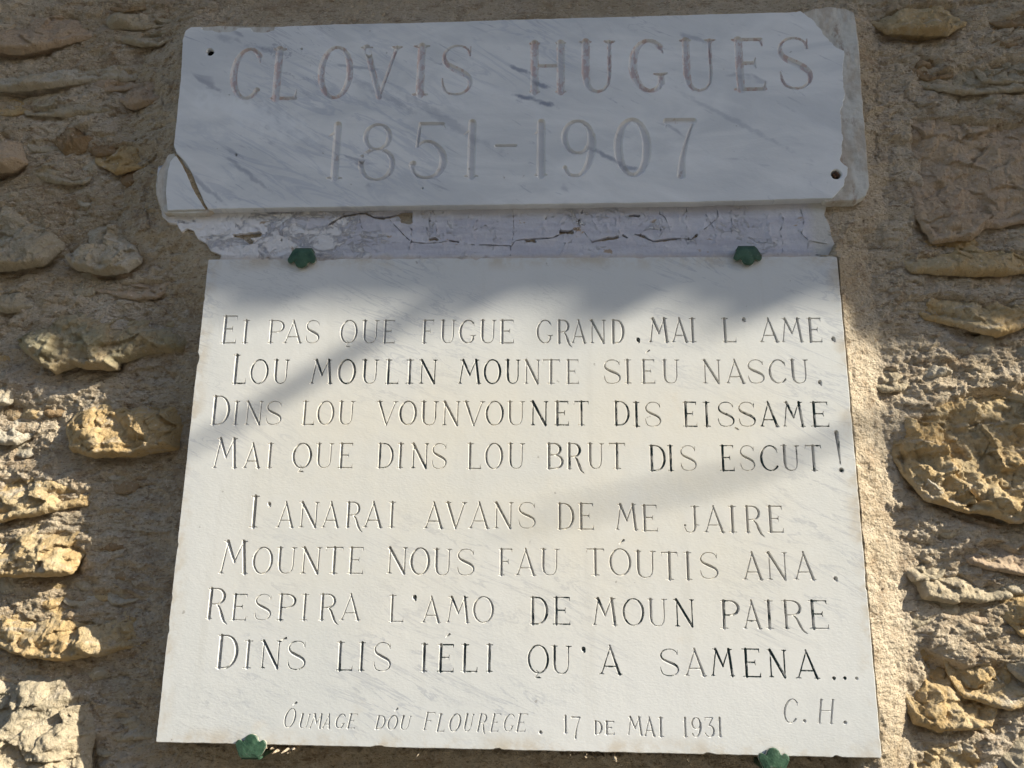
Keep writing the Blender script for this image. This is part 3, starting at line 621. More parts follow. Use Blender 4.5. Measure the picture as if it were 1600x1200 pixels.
# backing behind chips along the top, and the dark screw holes
crk = PL([(272, 238), (279, 244), (288, 260), (300, 270), (308, 282), (308, 296), (314, 308), (323, 325), (318, 325), (309, 309), (301, 300), (297, 290), (290, 274), (282, 260)])
o = sheet('crack_filler', xq, zq, (poly_sdf(crk, X, Z)+.0009*fbm(X, Z, 110, 3, 59)-.0006)[::2, ::2], (-.0016+.0008*fbm(X, Z, 130, 3, 60))[::2, ::2], FILL, UPA, rim=[(.001, -.01)], smooth=True)
top_ = PL([(292, 50), (300, 40), (340, 38), (440, 40), (445, 60), (300, 60)])
o = sheet('edge_filler', xq, zq, (poly_sdf(top_, X, Z)+.0006*fbm(X, Z, 90, 3, 57))[::2, ::2], (-.0040+.0006*fbm(X, Z, 80, 3, 58))[::2, ::2], REPAIR, UPA, rim=[(.001, -.02)], smooth=True)
def disc(name, cx, cz, y, r, mat, parent, seg=20, depth=.004, dome=.0):
    V = [(0, -dome, 0)]; Fc = []
    for k in range(seg): a = 2*math.pi*k/seg; V.append((r*math.cos(a), 0, r*math.sin(a)))
    for k in range(seg): a = 2*math.pi*k/seg; V.append((r*math.cos(a), depth, r*math.sin(a)))
    for k in range(seg):
        k2 = (k+1) % seg
        Fc.append((0, 1+k, 1+k2)); Fc.append((1+k, 1+seg+k, 1+seg+k2, 1+k2))
    me = bpy.data.meshes.new(name); me.from_pydata(V, [], Fc); me.update()
    return link(name, me, mat, parent, (cx, y, cz))
c = P(328, 81); disc('screw_hole', c[0], c[1], .010, .009, DARK, UPA)  # black disc paints the shade at the bottom of the hole
c = P(1307, 272); disc('screw_hole', c[0], c[1], .012, .010, DARK, UPA)
b = disc('bolt', c[0]+.0006, c[1]+.001, .003, .0040, RUST, UPA, 6, .012, .001)
b['label'] = 'rusty bolt end in the lower right hole'
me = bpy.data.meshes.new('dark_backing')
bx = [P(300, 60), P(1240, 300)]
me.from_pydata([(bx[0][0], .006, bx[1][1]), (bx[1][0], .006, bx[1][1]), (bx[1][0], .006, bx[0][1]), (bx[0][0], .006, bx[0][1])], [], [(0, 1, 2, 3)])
link('pit_bottom', me, DARK, UPA)  # black sheet paints the shade seen through the small pits

# ------------------------------------------------------------------ plaster band between the plaques
HB = -.012
bandp = PL([(243, 262), (260, 256), (300, 262), (1200, 262), (1284, 300), (1291, 318), (1288, 336), (1296, 352), (1299, 372), (1308, 390), (1311, 404), (1309, 420), (345, 424), (343, 408),
            (346, 398), (330, 392), (322, 380), (310, 374), (303, 360), (292, 356), (284, 362), (276, 350), (262, 346), (254, 338), (250, 318), (244, 296)], HB)
lo = P(225, 440, HB); hi = P(1330, 230, HB)
xb = np.arange(lo[0], hi[0], .0011); zb = np.arange(lo[1], hi[1]+.01, .0009)
X, Z = np.meshgrid(xb, zb)
pb = poly_sdf(bandp, X, Z) + .0016*fbm(X, Z, 50, 5, 61)
cr = lambda pts, r: line_sdf(PL(pts, HB), X, Z, r)
wob = .0013*fbm(X, Z, 150, 4, 62)
cracks = [([(514, 352), (524, 346), (536, 338), (552, 335), (570, 333)], .0020), ([(570, 333), (585, 340), (600, 341), (618, 337), (632, 333), (641, 334)], [.0012, .0018, .0022, .0018, .003, .004]),
          ([(573, 320), (573, 334)], .0005), ([(628, 338), (640, 338), (640, 347), (630, 345)], .0042), ([(608, 343), (622, 358), (640, 376)], .0006), ([(641, 348), (643, 376), (636, 400)], .0005),
          ([(641, 378), (660, 380), (690, 379), (702, 376)], .0008), ([(702, 376), (716, 378)], .0016), ([(728, 382), (762, 383), (800, 384)], [.0003, .0010, .0009]),
          ([(800, 320), (802, 340), (803, 362), (798, 386), (797, 400)], .0005), ([(798, 385), (806, 376), (830, 374), (862, 372), (880, 364), (900, 358)], [.0012, .0009, .0014, .0008, .0018, .0010]),
          ([(876, 363), (894, 363)], .0028), ([(903, 320), (904, 350), (915, 366), (926, 380)], .0004), ([(926, 378), (945, 374), (965, 371)], [.0008, .0026, .0024]), ([(973, 368), (980, 372)], .0016),
          ([(992, 366), (1006, 370), (1020, 378), (1048, 374), (1062, 373)], [.0010, .0022, .0014, .0020, .0008]), ([(1062, 373), (1080, 374), (1088, 368)], [.0005, .0006, .0022]),
          ([(1012, 326), (1016, 345), (1028, 370)], .0004), ([(1120, 325), (1122, 340), (1105, 355), (1095, 362)], .0005), ([(1250, 322), (1256, 345), (1252, 366), (1262, 376), (1292, 382)], .0005),
          ([(370, 322), (368, 360)], .0004), ([(700, 322), (690, 335), (672, 345)], .0003), ([(676, 326), (682, 350), (684, 378)], .0004), ([(960, 322), (962, 350), (963, 372)], .0003),
          ([(740, 360), (760, 352)], .0003), ([(1060, 325), (1062, 350)], .0003), ([(860, 325), (852, 345)], .0003), ([(405, 366), (385, 370), (366, 368)], [.0042, .0048, .0020]), ([(385, 372), (392, 378)], .004)]
rc = random.Random(23)
for k in range(34):                                   # hairline cracks that branch off the upper edge
    xa = rc.uniform(360, 1270); ya = rc.uniform(320, 335); pts = [(xa, ya)]
    for j in range(rc.choice((2, 3, 4))): pts.append((pts[-1][0]+rc.uniform(-9, 9), pts[-1][1]+rc.uniform(6, 18)))
    cracks.append((pts, rc.uniform(.00015, .00042)))
for k in range(3):
    xa = rc.uniform(520, 1250); ya = rc.uniform(330, 385)
    cracks.append(([(xa, ya), (xa+rc.uniform(4, 9), ya+rc.uniform(-2, 2)), (xa+rc.uniform(10, 16), ya+rc.uniform(-3, 3))], rc.uniform(.0006, .0022)))
cf = np.full(X.shape, 1.0)
for pts, r in cracks: cf = np.minimum(cf, cr(pts, r))
pb = np.maximum(pb, -(cf+wob))
zc = P(800, 322, HB)[1]
hb = HB + .0012*fbm(X, Z, 22, 5, 63) + .0004*fbm(X, Z, 170, 3, 64) + .0022*np.exp(-np.clip(Z-SLAB_H, 0, 1)/.004)
hb += .0016*np.exp(-np.clip(cf, 0, 1)/.004)*(fbm(X, Z, 70, 3, 66)+.35) + .0003*chips(X+.006*fbm(X, Z, 40, 3, 67), Z+.006*fbm(X, Z, 40, 3, 68), 60, 4)*np.clip(fbm(X, Z, 14, 3, 69)*3, 0, 1)
hb += .0012*np.clip((P(640, 300, HB)[0]-X)*6, 0, 1)*fbm(X, Z, 60, 4, 65, ridge=True)

# ------------------------------------------------------------------ the wall
wall = empty('stone_wall', (0, 0, 0), 'rubble stone wall with rough beige mortar behind both marble plaques', 'wall')
o = sheet('plaster_band', xb, zb, pb, hb, PLASTER, wall, rim=[(.0005, -.0010), (.0006, -.02)])
o['label'] = 'cracked lilac-white plaster strip between the two plaques'
HW = -.048                                     # usual depth of the mortar face behind the slab face
# stones: (kind, relief, craggy, outline in photo pixels)
def c1(p): return [(x/2.963, y/2.963) for x, y in p]
def c4(p): return [(x/2.963, 395+y/2.963) for x, y in p]
def c7(p): return [(x/2.963, 795+y/2.963) for x, y in p]
def c3(p): return [(1060+x/2.963, y/2.963) for x, y in p]
def c6(p): return [(1060+x/2.963, 395+y/2.963) for x, y in p]
def c9(p): return [(1060+x/2.963, 795+y/2.963) for x, y in p]
STONES = [
 ('p', .024, .6, c1([(-90, 110), (0, 98), (60, 85), (125, 30), (200, 8), (330, 0), (385, 45), (395, 130), (345, 150), (262, 185), (190, 218), (80, 232), (-60, 235)])),
 ('w', .026, .8, c1([(-70, 360), (0, 345), (90, 312), (210, 282), (330, 285), (430, 268), (560, 238), (650, 250), (645, 295), (560, 335), (480, 335), (380, 330), (260, 368), (120, 400), (-40, 402)])),
 ('b', .014, .6, c1([(500, -40), (670, -40), (655, 15), (570, 32), (505, 18)])),
 ('g', .018, .9, c1([(530, 145), (600, 108), (700, 96), (800, 102), (832, 132), (740, 202), (640, 190), (560, 168)])),
 ('b', .007, 1.6, c1([(250, 585), (318, 545), (400, 536), (475, 550), (462, 595), (420, 640), (370, 690), (300, 705), (252, 645)])),
 ('b', .012, 1.2, c1([(385, 655), (470, 620), (565, 655), (545, 695), (440, 705)])),
 ('p', .024, .6, c1([(-60, 560), (30, 560), (62, 590), (72, 690), (92, 745), (40, 778), (-60, 790)])),
 ('g', .022, .9, c1([(130, 785), (200, 740), (300, 748), (372, 790), (375, 822), (300, 830), (210, 815)])),
 ('g', .028, .9, c1([(-70, 930), (50, 922), (120, 995), (230, 1050), (245, 1130), (180, 1205), (60, 1235), (-70, 1235)])),
 ('w', .028, .9, [(104, 402), (112, 371), (120, 345), (142, 331), (176, 328), (192, 345), (184, 365), (203, 380), (209, 405), (195, 420), (160, 424), (118, 418)]),
 ('l', .036, 1.1, c4([(60, 400), (130, 318), (250, 255), (340, 245), (480, 295), (640, 300), (780, 310), (835, 370), (805, 415), (640, 440), (515, 480), (520, 520), (430, 520), (330, 500), (238, 545), (185, 505), (110, 450)])),
 ('w', .024, .6, c4([(-60, 550), (10, 545), (36, 590), (24, 690), (-40, 700)])),
 ('w', .024, .6, c4([(-60, 780), (55, 768), (104, 830), (52, 875), (-50, 868)])),
 ('o', .031, .9, c4([(285, 800), (340, 715), (430, 655), (510, 670), (640, 700), (780, 710), (808, 800), (795, 890), (640, 925), (520, 935), (420, 935), (325, 905)])),
 ('o', .024, 1.2, c4([(-60, 1010), (130, 985), (260, 1015), (352, 1055), (390, 1085), (375, 1150), (250, 1165), (130, 1205), (0, 1235), (-60, 1240)])),
 ('o', .024, 1.2, c7([(-60, 130), (60, 88), (180, 66), (300, 56), (395, 30), (400, 100), (345, 205), (315, 290), (200, 305), (60, 305), (-60, 292)])),
 ('o', .030, 1.1, c7([(-60, 480), (80, 455), (200, 485), (300, 488), (400, 470), (490, 512), (600, 490), (655, 560), (640, 625), (520, 645), (420, 680), (330, 690), (250, 695), (120, 680), (30, 655), (-60, 620)])),
 ('g', .022, 1.3, c7([(-60, 780), (100, 790), (200, 800), (300, 820), (385, 850), (412, 960), (396, 1100), (405, 1290), (-60, 1290)])),
 ('g', .010, .7, c7([(450, 930), (560, 895), (700, 945), (690, 1050), (540, 1070), (460, 1010)])),
 ('o', .020, .8, c3([(905, 60), (1000, 25), (1150, -10), (1290, 5), (1335, 60), (1302, 125), (1222, 182), (1100, 180), (960, 165), (900, 115)])),
 ('b', .010, .9, c3([(1420, 95), (1500, 60), (1680, 50), (1690, 140), (1460, 135)])),
 ('b', .008, 1.0, c3([(1050, 255), (1180, 245), (1250, 300), (1235, 370), (1130, 385), (1060, 330)])),
 ('g', .010, 1.2, c3([(1365, 300), (1480, 240), (1690, 250), (1690, 390), (1400, 405)])),
 ('p', .012, .75, c3([(1010, 545), (1080, 520), (1300, 530), (1500, 540), (1760, 530), (1760, 1010), (1520, 1050), (1385, 1072), (1330, 1125), (1150, 1140), (1090, 1030), (1060, 800), (1010, 680)])),
 ('o', .020, .9, c6([(1040, 205), (1160, 165), (1300, 178), (1400, 208), (1560, 215), (1760, 225), (1760, 335), (1560, 345), (1440, 395), (1300, 360), (1140, 300)])),
 ('g', .011, .8, c6([(868, 520), (940, 495), (1020, 515), (1055, 580), (1012, 640), (925, 650), (880, 600)])),
 ('w', .008, .7, c6([(1112, 510), (1190, 455), (1245, 495), (1228, 565), (1135, 580)])),
 ('o', .020, 1.4, c6([(1000, 800), (1080, 715), (1200, 640), (1330, 592), (1480, 580), (1600, 525), (1800, 520), (1800, 1230), (1500, 1245), (1400, 1215), (1300, 1200), (1120, 1140), (1050, 1050), (985, 930)])),
 ('p', .019, .9, c9([(1275, 155), (1380, 85), (1500, 105), (1600, 175), (1720, 200), (1720, 300), (1540, 285), (1440, 272), (1345, 240)])),
 ('g', .018, 1.0, c9([(1105, 345), (1200, 275), (1295, 245), (1400, 325), (1485, 350), (1505, 395), (1400, 412), (1250, 422), (1120, 398)])),
 ('g', .009, .8, c9([(1035, 480), (1100, 428), (1150, 490), (1085, 528)])),
 ('o', .018, 1.3, c9([(1035, 610), (1120, 585), (1310, 665), (1460, 685), (1495, 780), (1435, 900), (1405, 985), (1300, 1005), (1180, 1008), (1070, 970), (1045, 860), (1075, 760)])),
 ('o', .018, 1.2, c9([(1060, 1080), (1170, 1025), (1300, 1012), (1430, 1040), (1475, 1120), (1425, 1230), (1300, 1300), (1070, 1290)])),
 ('o', .012, 1.2, c9([(1500, 420), (1600, 400), (1760, 410), (1760, 560), (1560, 570), (1500, 500)])),
 ('g', .010, 1.0, c6([(1480, 430), (1600, 420), (1760, 430), (1760, 490), (1560, 500), (1480, 480)])),
 ('p', .010, .9, c1([(420, 300), (560, 330), (700, 300), (760, 330), (640, 380), (480, 400), (400, 360)])),
 ('p', .012, .9, c4([(420, 60), (560, 90), (720, 80), (800, 130), (720, 200), (560, 190), (440, 150)])),
 ('g', .012, 1.0, c1([(100, 450), (260, 430), (420, 440), (480, 490), (300, 520), (120, 510)])),
 ('g', .014, .8, [(160, 20), (205, 8), (262, 12), (268, 28), (220, 40), (172, 36)]),
 ('p', .014, .8, [(185, 118), (232, 108), (262, 122), (250, 158), (205, 166), (182, 146)]),
 ('o', .014, .8, [(150, 215), (200, 204), (236, 222), (228, 258), (180, 268), (150, 246)]),
 ('g', .014, .8, [(-20, 445), (24, 436), (52, 448), (44, 474), (8, 484), (-20, 478)]),
 ('g', .013, .8, [(1440, 108), (1500, 96), (1580, 104), (1620, 122), (1600, 146), (1500, 152), (1446, 140)]),
 ('o', .014, .8, [(1400, 402), (1450, 384), (1530, 380), (1620, 386), (1620, 428), (1520, 436), (1420, 430)]),
 ('g', .016, .9, [(1410, 868), (1442, 858), (1470, 872), (1462, 900), (1420, 906)]),
 ('o', .016, .9, [(1480, 1030), (1540, 1012), (1620, 1018), (1620, 1090), (1560, 1102), (1500, 1084)]),
 ('g', .016, .9, [(1570, 1120), (1640, 1110), (1640, 1210), (1580, 1212), (1556, 1160)]),
 ('g', .018, 1.0, c9([(1520, 640), (1600, 600), (1760, 610), (1760, 800), (1600, 800), (1530, 740)])),
]
rq = random.Random(41); small = 0; tries = 0
cent = [(sum(p[0] for p in q[3])/len(q[3]), sum(p[1] for p in q[3])/len(q[3])) for q in STONES]
def inside_any(x, y, m):
    for q in STONES:
        xs_ = [p[0] for p in q[3]]; ys_ = [p[1] for p in q[3]]
        if min(xs_)-m < x < max(xs_)+m and min(ys_)-m < y < max(ys_)+m: return True
    return False
while small < 46 and tries < 4000:                     # small pinning stones pressed into the joints
    tries += 1
    x_ = rq.choice((rq.uniform(5, 235), rq.uniform(1415, 1595))); y_ = rq.uniform(8, 1190); w_ = rq.uniform(9, 27); h_ = w_*rq.uniform(.4, .75)
    if x_ < 260 and x_ > 225-(y_-300)*.06: continue
    if inside_any(x_, y_, w_*.75): continue
    pts = [(x_+w_*math.cos(a)*rq.uniform(.75, 1.1), y_+h_*math.sin(a)*rq.uniform(.75, 1.1)) for a in [2*math.pi*q/9 for q in range(9)]]
    STONES.append((rq.choice('gopwbg'), rq.uniform(.006, .012), rq.uniform(.3, .6), pts)); small += 1
GEO = []
for k, rel, crag, pts in STONES:
    GEO.append((k, rel, crag, PL(pts, HW+rel*.5)))
# stones of the same masonry beyond the picture, in rough courses
rs = random.Random(5)
fx0, fx1 = P(-30, 600, HW)[0], P(1630, 600, HW)[0]
fz0, fz1 = P(800, 1240, HW)[1], P(800, -40, HW)[1]
z = fz0-.75
while z < fz1+.6:
    ch_h = rs.uniform(.09, .15); x = fx0-.8+rs.uniform(0, .1)
    while x < fx1+.9:
        w = rs.uniform(.12, .26)
        cx_, cz_ = x+w/2, z+ch_h/2
        inside = fx0-w/2-.06 < cx_ < fx1+w/2+.06 and fz0-ch_h/2-.04 < cz_ < fz1+ch_h/2+.04
        if not inside:
            m_ = 11
            pts = [(cx_+w*.42*math.copysign(abs(math.cos(a))**.6, math.cos(a))*rs.uniform(.85, 1.05), cz_+ch_h*.38*math.copysign(abs(math.sin(a))**.6, math.sin(a))*rs.uniform(.85, 1.05))
                   for a in [2*math.pi*q/m_ for q in range(m_)]]
            GEO.append((rs.choice('oogpwl'), rs.uniform(.012, .026), rs.uniform(.6, 1.4), np.array(pts)))
        x += w+rs.uniform(.01, .04)
    z += ch_h+rs.uniform(.01, .03)

def wall_base(X, Z):
    """mortar face height, without the stones"""
    h = np.full(X.shape, HW)
    h += .017*np.clip((X-SLAB_W+.01)/.02, 0, 1)
    h += .0070*fbm(X, Z, 6, 3, 71) + .0030*fbm(X, Z*1.6, 18, 3, 72)
    # fillets up to the slab: steep on the left, wide and sloping on the right
    zin = np.clip(np.minimum(Z+.0, SLAB_H-Z+.02), -1, 0)                 # below / above the slab
    dr = X-SLAB_W
    wR = .050+.008*fbm(X, Z, 9, 3, 73)
    tR = np.clip(1-np.clip(dr, 0, 1)/wR, 0, 1)
    gate = 1/(1+np.exp(-(Z+.05)/.02))
    upR = -.028+.026*tR**1.1
    h = np.where((dr > -.02) & (Z < .60), np.maximum(h, h*(1-gate)+(upR+.0012*fbm(X, Z, 40, 3, 74))*gate), h)
    dl = -X
    tL = np.clip(1-np.clip(dl, 0, 1)/.022, 0, 1)
    h = np.where((dl > -.02) & (Z < .60) & (Z > -.005), np.maximum(h, HW+.012*tL), h)
    # flush round the upper plaque
    su = poly_sdf(UPBOX, X, Z)
    h = np.maximum(h, (-.016+.002*fbm(X, Z, 14, 3, 75)) - np.clip(su, 0, .2)*.42 - .010*np.clip((-.05-0*X), 0, 0))
    return h
UPBOX = PL([(287, 45), (1335, 15), (1357, 305), (1300, 402), (345, 405), (243, 325)])
def fine(X, Z):
    g = .0020*fbm(X, Z*1.7, 42, 3, 81) + .0014*fbm(X, Z, 120, 3, 82) + .0011*fbm(X*1.0, Z*1.5, 300, 2, 83)
    pit = fbm(X, Z, 75, 2, 84); g -= .0070*np.clip(pit-.34, 0, 1)
    w = fbm(X, Z, 26, 3, 85, ridge=True); g += .0016*(w-.4)
    away = np.clip(poly_sdf(UPBOX, X, Z)/.03, 0, 1)*np.clip(np.maximum(X-SLAB_W-.045, -X-.03)/.03+(Z > .6), 0, 1)
    xw = X+.008*fbm(X, Z, 20, 3, 86); zw = Z+.008*fbm(X, Z, 20, 3, 87)
    g += (.35+.65*away)*(.0030*chips(xw*.55, zw, 38, 5) + .0022*chips(xw, zw*1.4, 90, 6))
    g += away*.0060*(fbm(X*.5, Z*1.3, 17, 4, 88, ridge=True)-.35)
    cre = fbm(X*.45, Z*1.6, 30, 3, 89, ridge=True); g -= .0090*np.clip(cre-.72, 0, 1)*(.3+.7*away)
    return g

# mortar grid: fine where the photograph looks, coarse beyond
def grid(a, b, step, far, g=1.12):
    mid = list(np.arange(a, b+step*.5, step)); L, R_ = [], []; s = step; v = a
    while v > a-far: s = min(s*g, .35); v -= s; L.append(v)
    s = step; v = mid[-1]
    while v < b+far: s = min(s*g, .35); v += s; R_.append(v)
    return np.array(L[::-1]+mid+R_)
gx = grid(fx0-.10, fx1+.10, .0015, 4.5); gz = grid(fz0-.03, fz1+.06, .0015, 3.2)
gz = gz[gz > GROUND_Z-.05]
X, Z = np.meshgrid(gx, gz)
hm = wall_base(X, Z) + fine(X, Z)
hole = np.full(X.shape, 1.0)
for si, (k, rel, crag, pts) in enumerate(GEO):
    x0, z0 = pts.min(0)-.03; x1, z1 = pts.max(0)+.03
    i0, i1 = np.searchsorted(gx, [x0, x1]); j0, j1 = np.searchsorted(gz, [z0, z1])
    if i1-i0 < 2 or j1-j0 < 2: continue
    XX, ZZ = X[j0:j1, i0:i1], Z[j0:j1, i0:i1]
    d = poly_sdf(pts, XX, ZZ)
    cz = (z0+z1)/2; low = np.clip((cz-ZZ)/((z1-z0)*.5), -1, 1)
    k1 = np.exp(-np.clip(d, 0, 1)/.009)*(d > -.02)
    hm[j0:j1, i0:i1] += k1*(.0012*np.clip(-low, 0, 1) - .019*np.clip(low+.1, 0, 1)*np.clip(rel/.016, 0, 1.2)) * np.clip(.8+fbm(XX, ZZ, 16, 2, 91), 0, 2)
    hm[j0:j1, i0:i1] -= np.clip((-d-.012)/.012, 0, 1)*.014
# crumbs of mortar that stick out right under the lower edge of the slab
cru = fbm(X, Z, 190, 2, 95)+.75*fbm(X, Z, 11, 2, 96)
e = np.exp(-((Z+.005)/.005)**2)*(Z < .002)*((X > .0) & (X < SLAB_W))
hm += e*np.clip(cru-.30, 0, .5)*.14
hm = np.where((X > -.002) & (X < SLAB_W+.002) & (Z > .004) & (Z < SLAB_H), np.minimum(hm, HW), hm)
hm = np.minimum(hm, np.where((Z > .58) & (poly_sdf(UPBOX, X, Z) < -.004), -.0155, 1))
nz_, nx_ = X.shape
me = bpy.data.meshes.new('mortar')
vv = np.stack([X.ravel(), -hm.ravel(), Z.ravel()], 1)
I = np.arange(nz_*nx_).reshape(nz_, nx_)
q = np.stack([I[:-1, :-1].ravel(), I[:-1, 1:].ravel(), I[1:, 1:].ravel(), I[1:, :-1].ravel()], 1).astype(np.int32)
me.vertices.add(len(vv)); me.vertices.foreach_set('co', vv.ravel().astype(np.float32))
me.loops.add(q.size); me.loops.foreach_set('vertex_index', q.ravel())
me.polygons.add(len(q)); me.polygons.foreach_set('loop_start', np.arange(0, q.size, 4, dtype=np.int32))
me.update(calc_edges=True)
mo = link('mortar', me, MORTAR, wall, smooth=True)

for si, (k, rel, crag, pts) in enumerate(GEO):
    seen = si < len(STONES)
    st = .0013 if seen else .006
    x0, z0 = pts.min(0)-.022; x1, z1 = pts.max(0)+.022
    sx = np.arange(x0, x1, st); sz = np.arange(z0, z1, st)
    XX, ZZ = np.meshgrid(sx, sz)
    wx = XX+.004*fbm(XX, ZZ, 30, 3, 101+si); wz = ZZ+.004*fbm(XX, ZZ, 30, 3, 131+si)
    d = poly_sdf(pts, wx, wz) + .0012*fbm(XX, ZZ, 110, 3, 161) - .007*(1-.9*np.clip((pts.mean(0)[1]-ZZ)/((z1-z0)*.5), 0, 1))
    cx_, cz_ = pts.mean(0); low = np.clip((cz_-ZZ)/((z1-z0)*.5), -1, 1)
    ins_ = np.clip(-d, 0, 1)
    dome = 1-np.exp(-ins_/(.012-.0095*low))
    h0 = wall_base(np.array([[cx_]]), np.array([[cz_]]))[0, 0]
    wb = .5*wall_base(XX, ZZ)+.5*h0
    h = wb - .006 + .013*np.clip(low*1.6, 0, 1)*np.clip(rel/.02, 0, 1) + rel*1.2*dome*(1+.30*low)
    o1 = 5.0*si
    big = fbm(XX+o1, ZZ, 16, 2, 111); mid_ = fbm(XX+o1, ZZ, 42, 4, 112, .55); rd = fbm(XX+o1, ZZ*1.3, 26, 4, 113, .55, True)
    env = np.clip(ins_/.012, 0, 1)
    wx2 = XX+.006*fbm(XX+o1, ZZ, 34, 3, 118); wz2 = ZZ+.006*fbm(XX, ZZ+o1, 34, 3, 119)
    h += env*np.clip(cut_planes(wx2, wz2, x0, z0, x1, z1, si, 9, .42), -.016, .006)*min(1.0, rel/.016)
    h += env*crag*(.0045*big + .0022*mid_ + .0018*(rd-.45) + .0085*chips(wx2+o1, wz2*1.35, 24, si) + .0030*chips(wx2, wz2+o1, 75, si+3))
    h += crag**.5*.0013*fbm(XX, ZZ, 190, 3, 114)+.0008*fbm(XX, ZZ, 420, 2, 115)
    # broken steps, as split limestone has
    h += env*crag*.0030*np.tanh(6*fbm(XX+o1, ZZ*1.5, 22, 3, 116))
    loc = (float(cx_), 0.0, float(cz_))
    sheet('stone', sx, sz, d, h, ST[k], wall, rim=[(.0004, -.002), (-.0055, -.011), (-.006, -.035)] if seen else [(0, -.03)], smooth=True, origin=loc)

# little fossil ridge and white lichen fleck on stones
def tube(name, pts, rad, mat, parent=None, seg=10, cap=True, smooth=True):
    pts = [Vector(p) for p in pts]; V = []; Fc = []
    if not hasattr(rad, '__len__'): rad = [rad]*len(pts)
    up = Vector((0, 1, 0.02)).normalized()
    for i, p in enumerate(pts):
        t = (pts[min(i+1, len(pts)-1)]-pts[max(i-1, 0)]).normalized()
        a = t.cross(up)
        if a.length < 1e-3: a = t.cross(Vector((1, 0, 0)))
        a.normalize(); b_ = t.cross(a).normalized()
        for k in range(seg):
            an = 2*math.pi*k/seg; V.append(tuple(p+(a*math.cos(an)+b_*math.sin(an))*rad[i]))
    for i in range(len(pts)-1):
        for k in range(seg):
            k2 = (k+1) % seg; Fc.append((i*seg+k, i*seg+k2, (i+1)*seg+k2, (i+1)*seg+k))
    if cap: Fc.append(tuple(range(seg))[::-1]); Fc.append(tuple((len(pts)-1)*seg+k for k in range(seg)))
    me = bpy.data.meshes.new(name); me.from_pydata(V, [], Fc); me.update()
    return link(name, me, mat, parent, smooth=smooth)
f = [P(*q_, -.009) for q_ in ((1449, 749), (1455, 755), (1461, 757), (1466, 762), (1472, 765))]
o = tube('fossil', [(a, .0085+.001*i, b) for i, (a, b) in enumerate(f)], [.0012, .0019, .0019, .0019, .0013], ST['w'], wall, 8)
o['label'] = 'small pale curved fossil standing out of the rough stone'

# ------------------------------------------------------------------ green clips
def clip(cx, cy, down, w_px, label):
    """scalloped sheet metal clip: three lobes over the slab, tapered foot on the wall side"""
    x, z_ = P(cx, cy, .004)
    sc = abs(P(cx+w_px/2, cy, .004)[0]-P(cx-w_px/2, cy, .004)[0])
    out = [(-.30, -.42), (.30, -.42), (.36, -.34), (.50, -.02)]
    out += [(.385+.118*math.cos(a), .07+.17*math.sin(a)) for a in [math.radians(t) for t in range(-20, 150, 18)]]
    out += [(.0+.225*math.cos(a), .20+.25*math.sin(a)) for a in [math.radians(t) for t in range(8, 175, 15)]]
    out += [(-.385+.118*math.cos(a), .07+.17*math.sin(a)) for a in [math.radians(t) for t in range(30, 200, 18)]]
    out += [(-.36, -.34)]
    s = -1 if down else 1
    pts = [(px*sc, s*pz*sc*.82) for px, pz in out]
    if down: pts = pts[::-1]
    t = empty('metal_clip', (x, 0, z_), label, 'clip', 'green metal clips holding the lower plaque')
    n_ = len(pts); V = []; Fc = []
    cxm = 0; czm = s*-.08*sc
    for i, (a, b_) in enumerate(pts): V.append((a, -.0015, b_))
    for i, (a, b_) in enumerate(pts): V.append((a, -.0048, b_))
    for i, (a, b_) in enumerate(pts): V.append((a*.93, -.0058, czm+(b_-czm)*.93))
    for i, (a, b_) in enumerate(pts): V.append((a*.5, -.0066, czm+(b_-czm)*.5))
    V.append((cxm, -.0068, czm))
    for r in range(3):
        for i in range(n_):
            j = (i+1) % n_; Fc.append((r*n_+i, r*n_+j, (r+1)*n_+j, (r+1)*n_+i))
    for i in range(n_): Fc.append((3*n_+i, 3*n_+(i+1) % n_, 4*n_))
    me = bpy.data.meshes.new('clip_plate'); me.from_pydata(V, [], Fc); me.materials.append(GREEN); me.materials.append(EDGE)
    for i, p_ in enumerate(me.polygons): p_.material_index = 1 if i < n_ else 0
    me.update(); link('clip_plate', me, None, t)
    # shank that turns back into the wall
    a = .30*sc; b0, b1 = sorted((s*-.42*sc, s*-.22*sc))
    V = [(px, py, pz) for py in (-.0016, .045) for px in (-a, a) for pz in (b0+.0005, b1)]
    me = bpy.data.meshes.new('clip_shank'); me.from_pydata(V, [], [(0, 1, 3, 2), (4, 6, 7, 5), (0, 4, 5, 1), (2, 3, 7, 6), (0, 2, 6, 4), (1, 5, 7, 3)]); me.update()
    link('clip_shank', me, GREEN, t)
    return t
clip(472, 404, True, 44, 'dark green clip on the top edge of the verse plaque, near its left corner')
clip(1168, 400, True, 44, 'dark green clip on the top edge of the verse plaque, near its right corner')
clip(392, 1166, False, 48, 'green clip under the bottom edge of the verse plaque, below the word Óumage')
clip(1209, 1187, False, 48, 'green clip under the bottom edge of the verse plaque, below the initials C.H.')

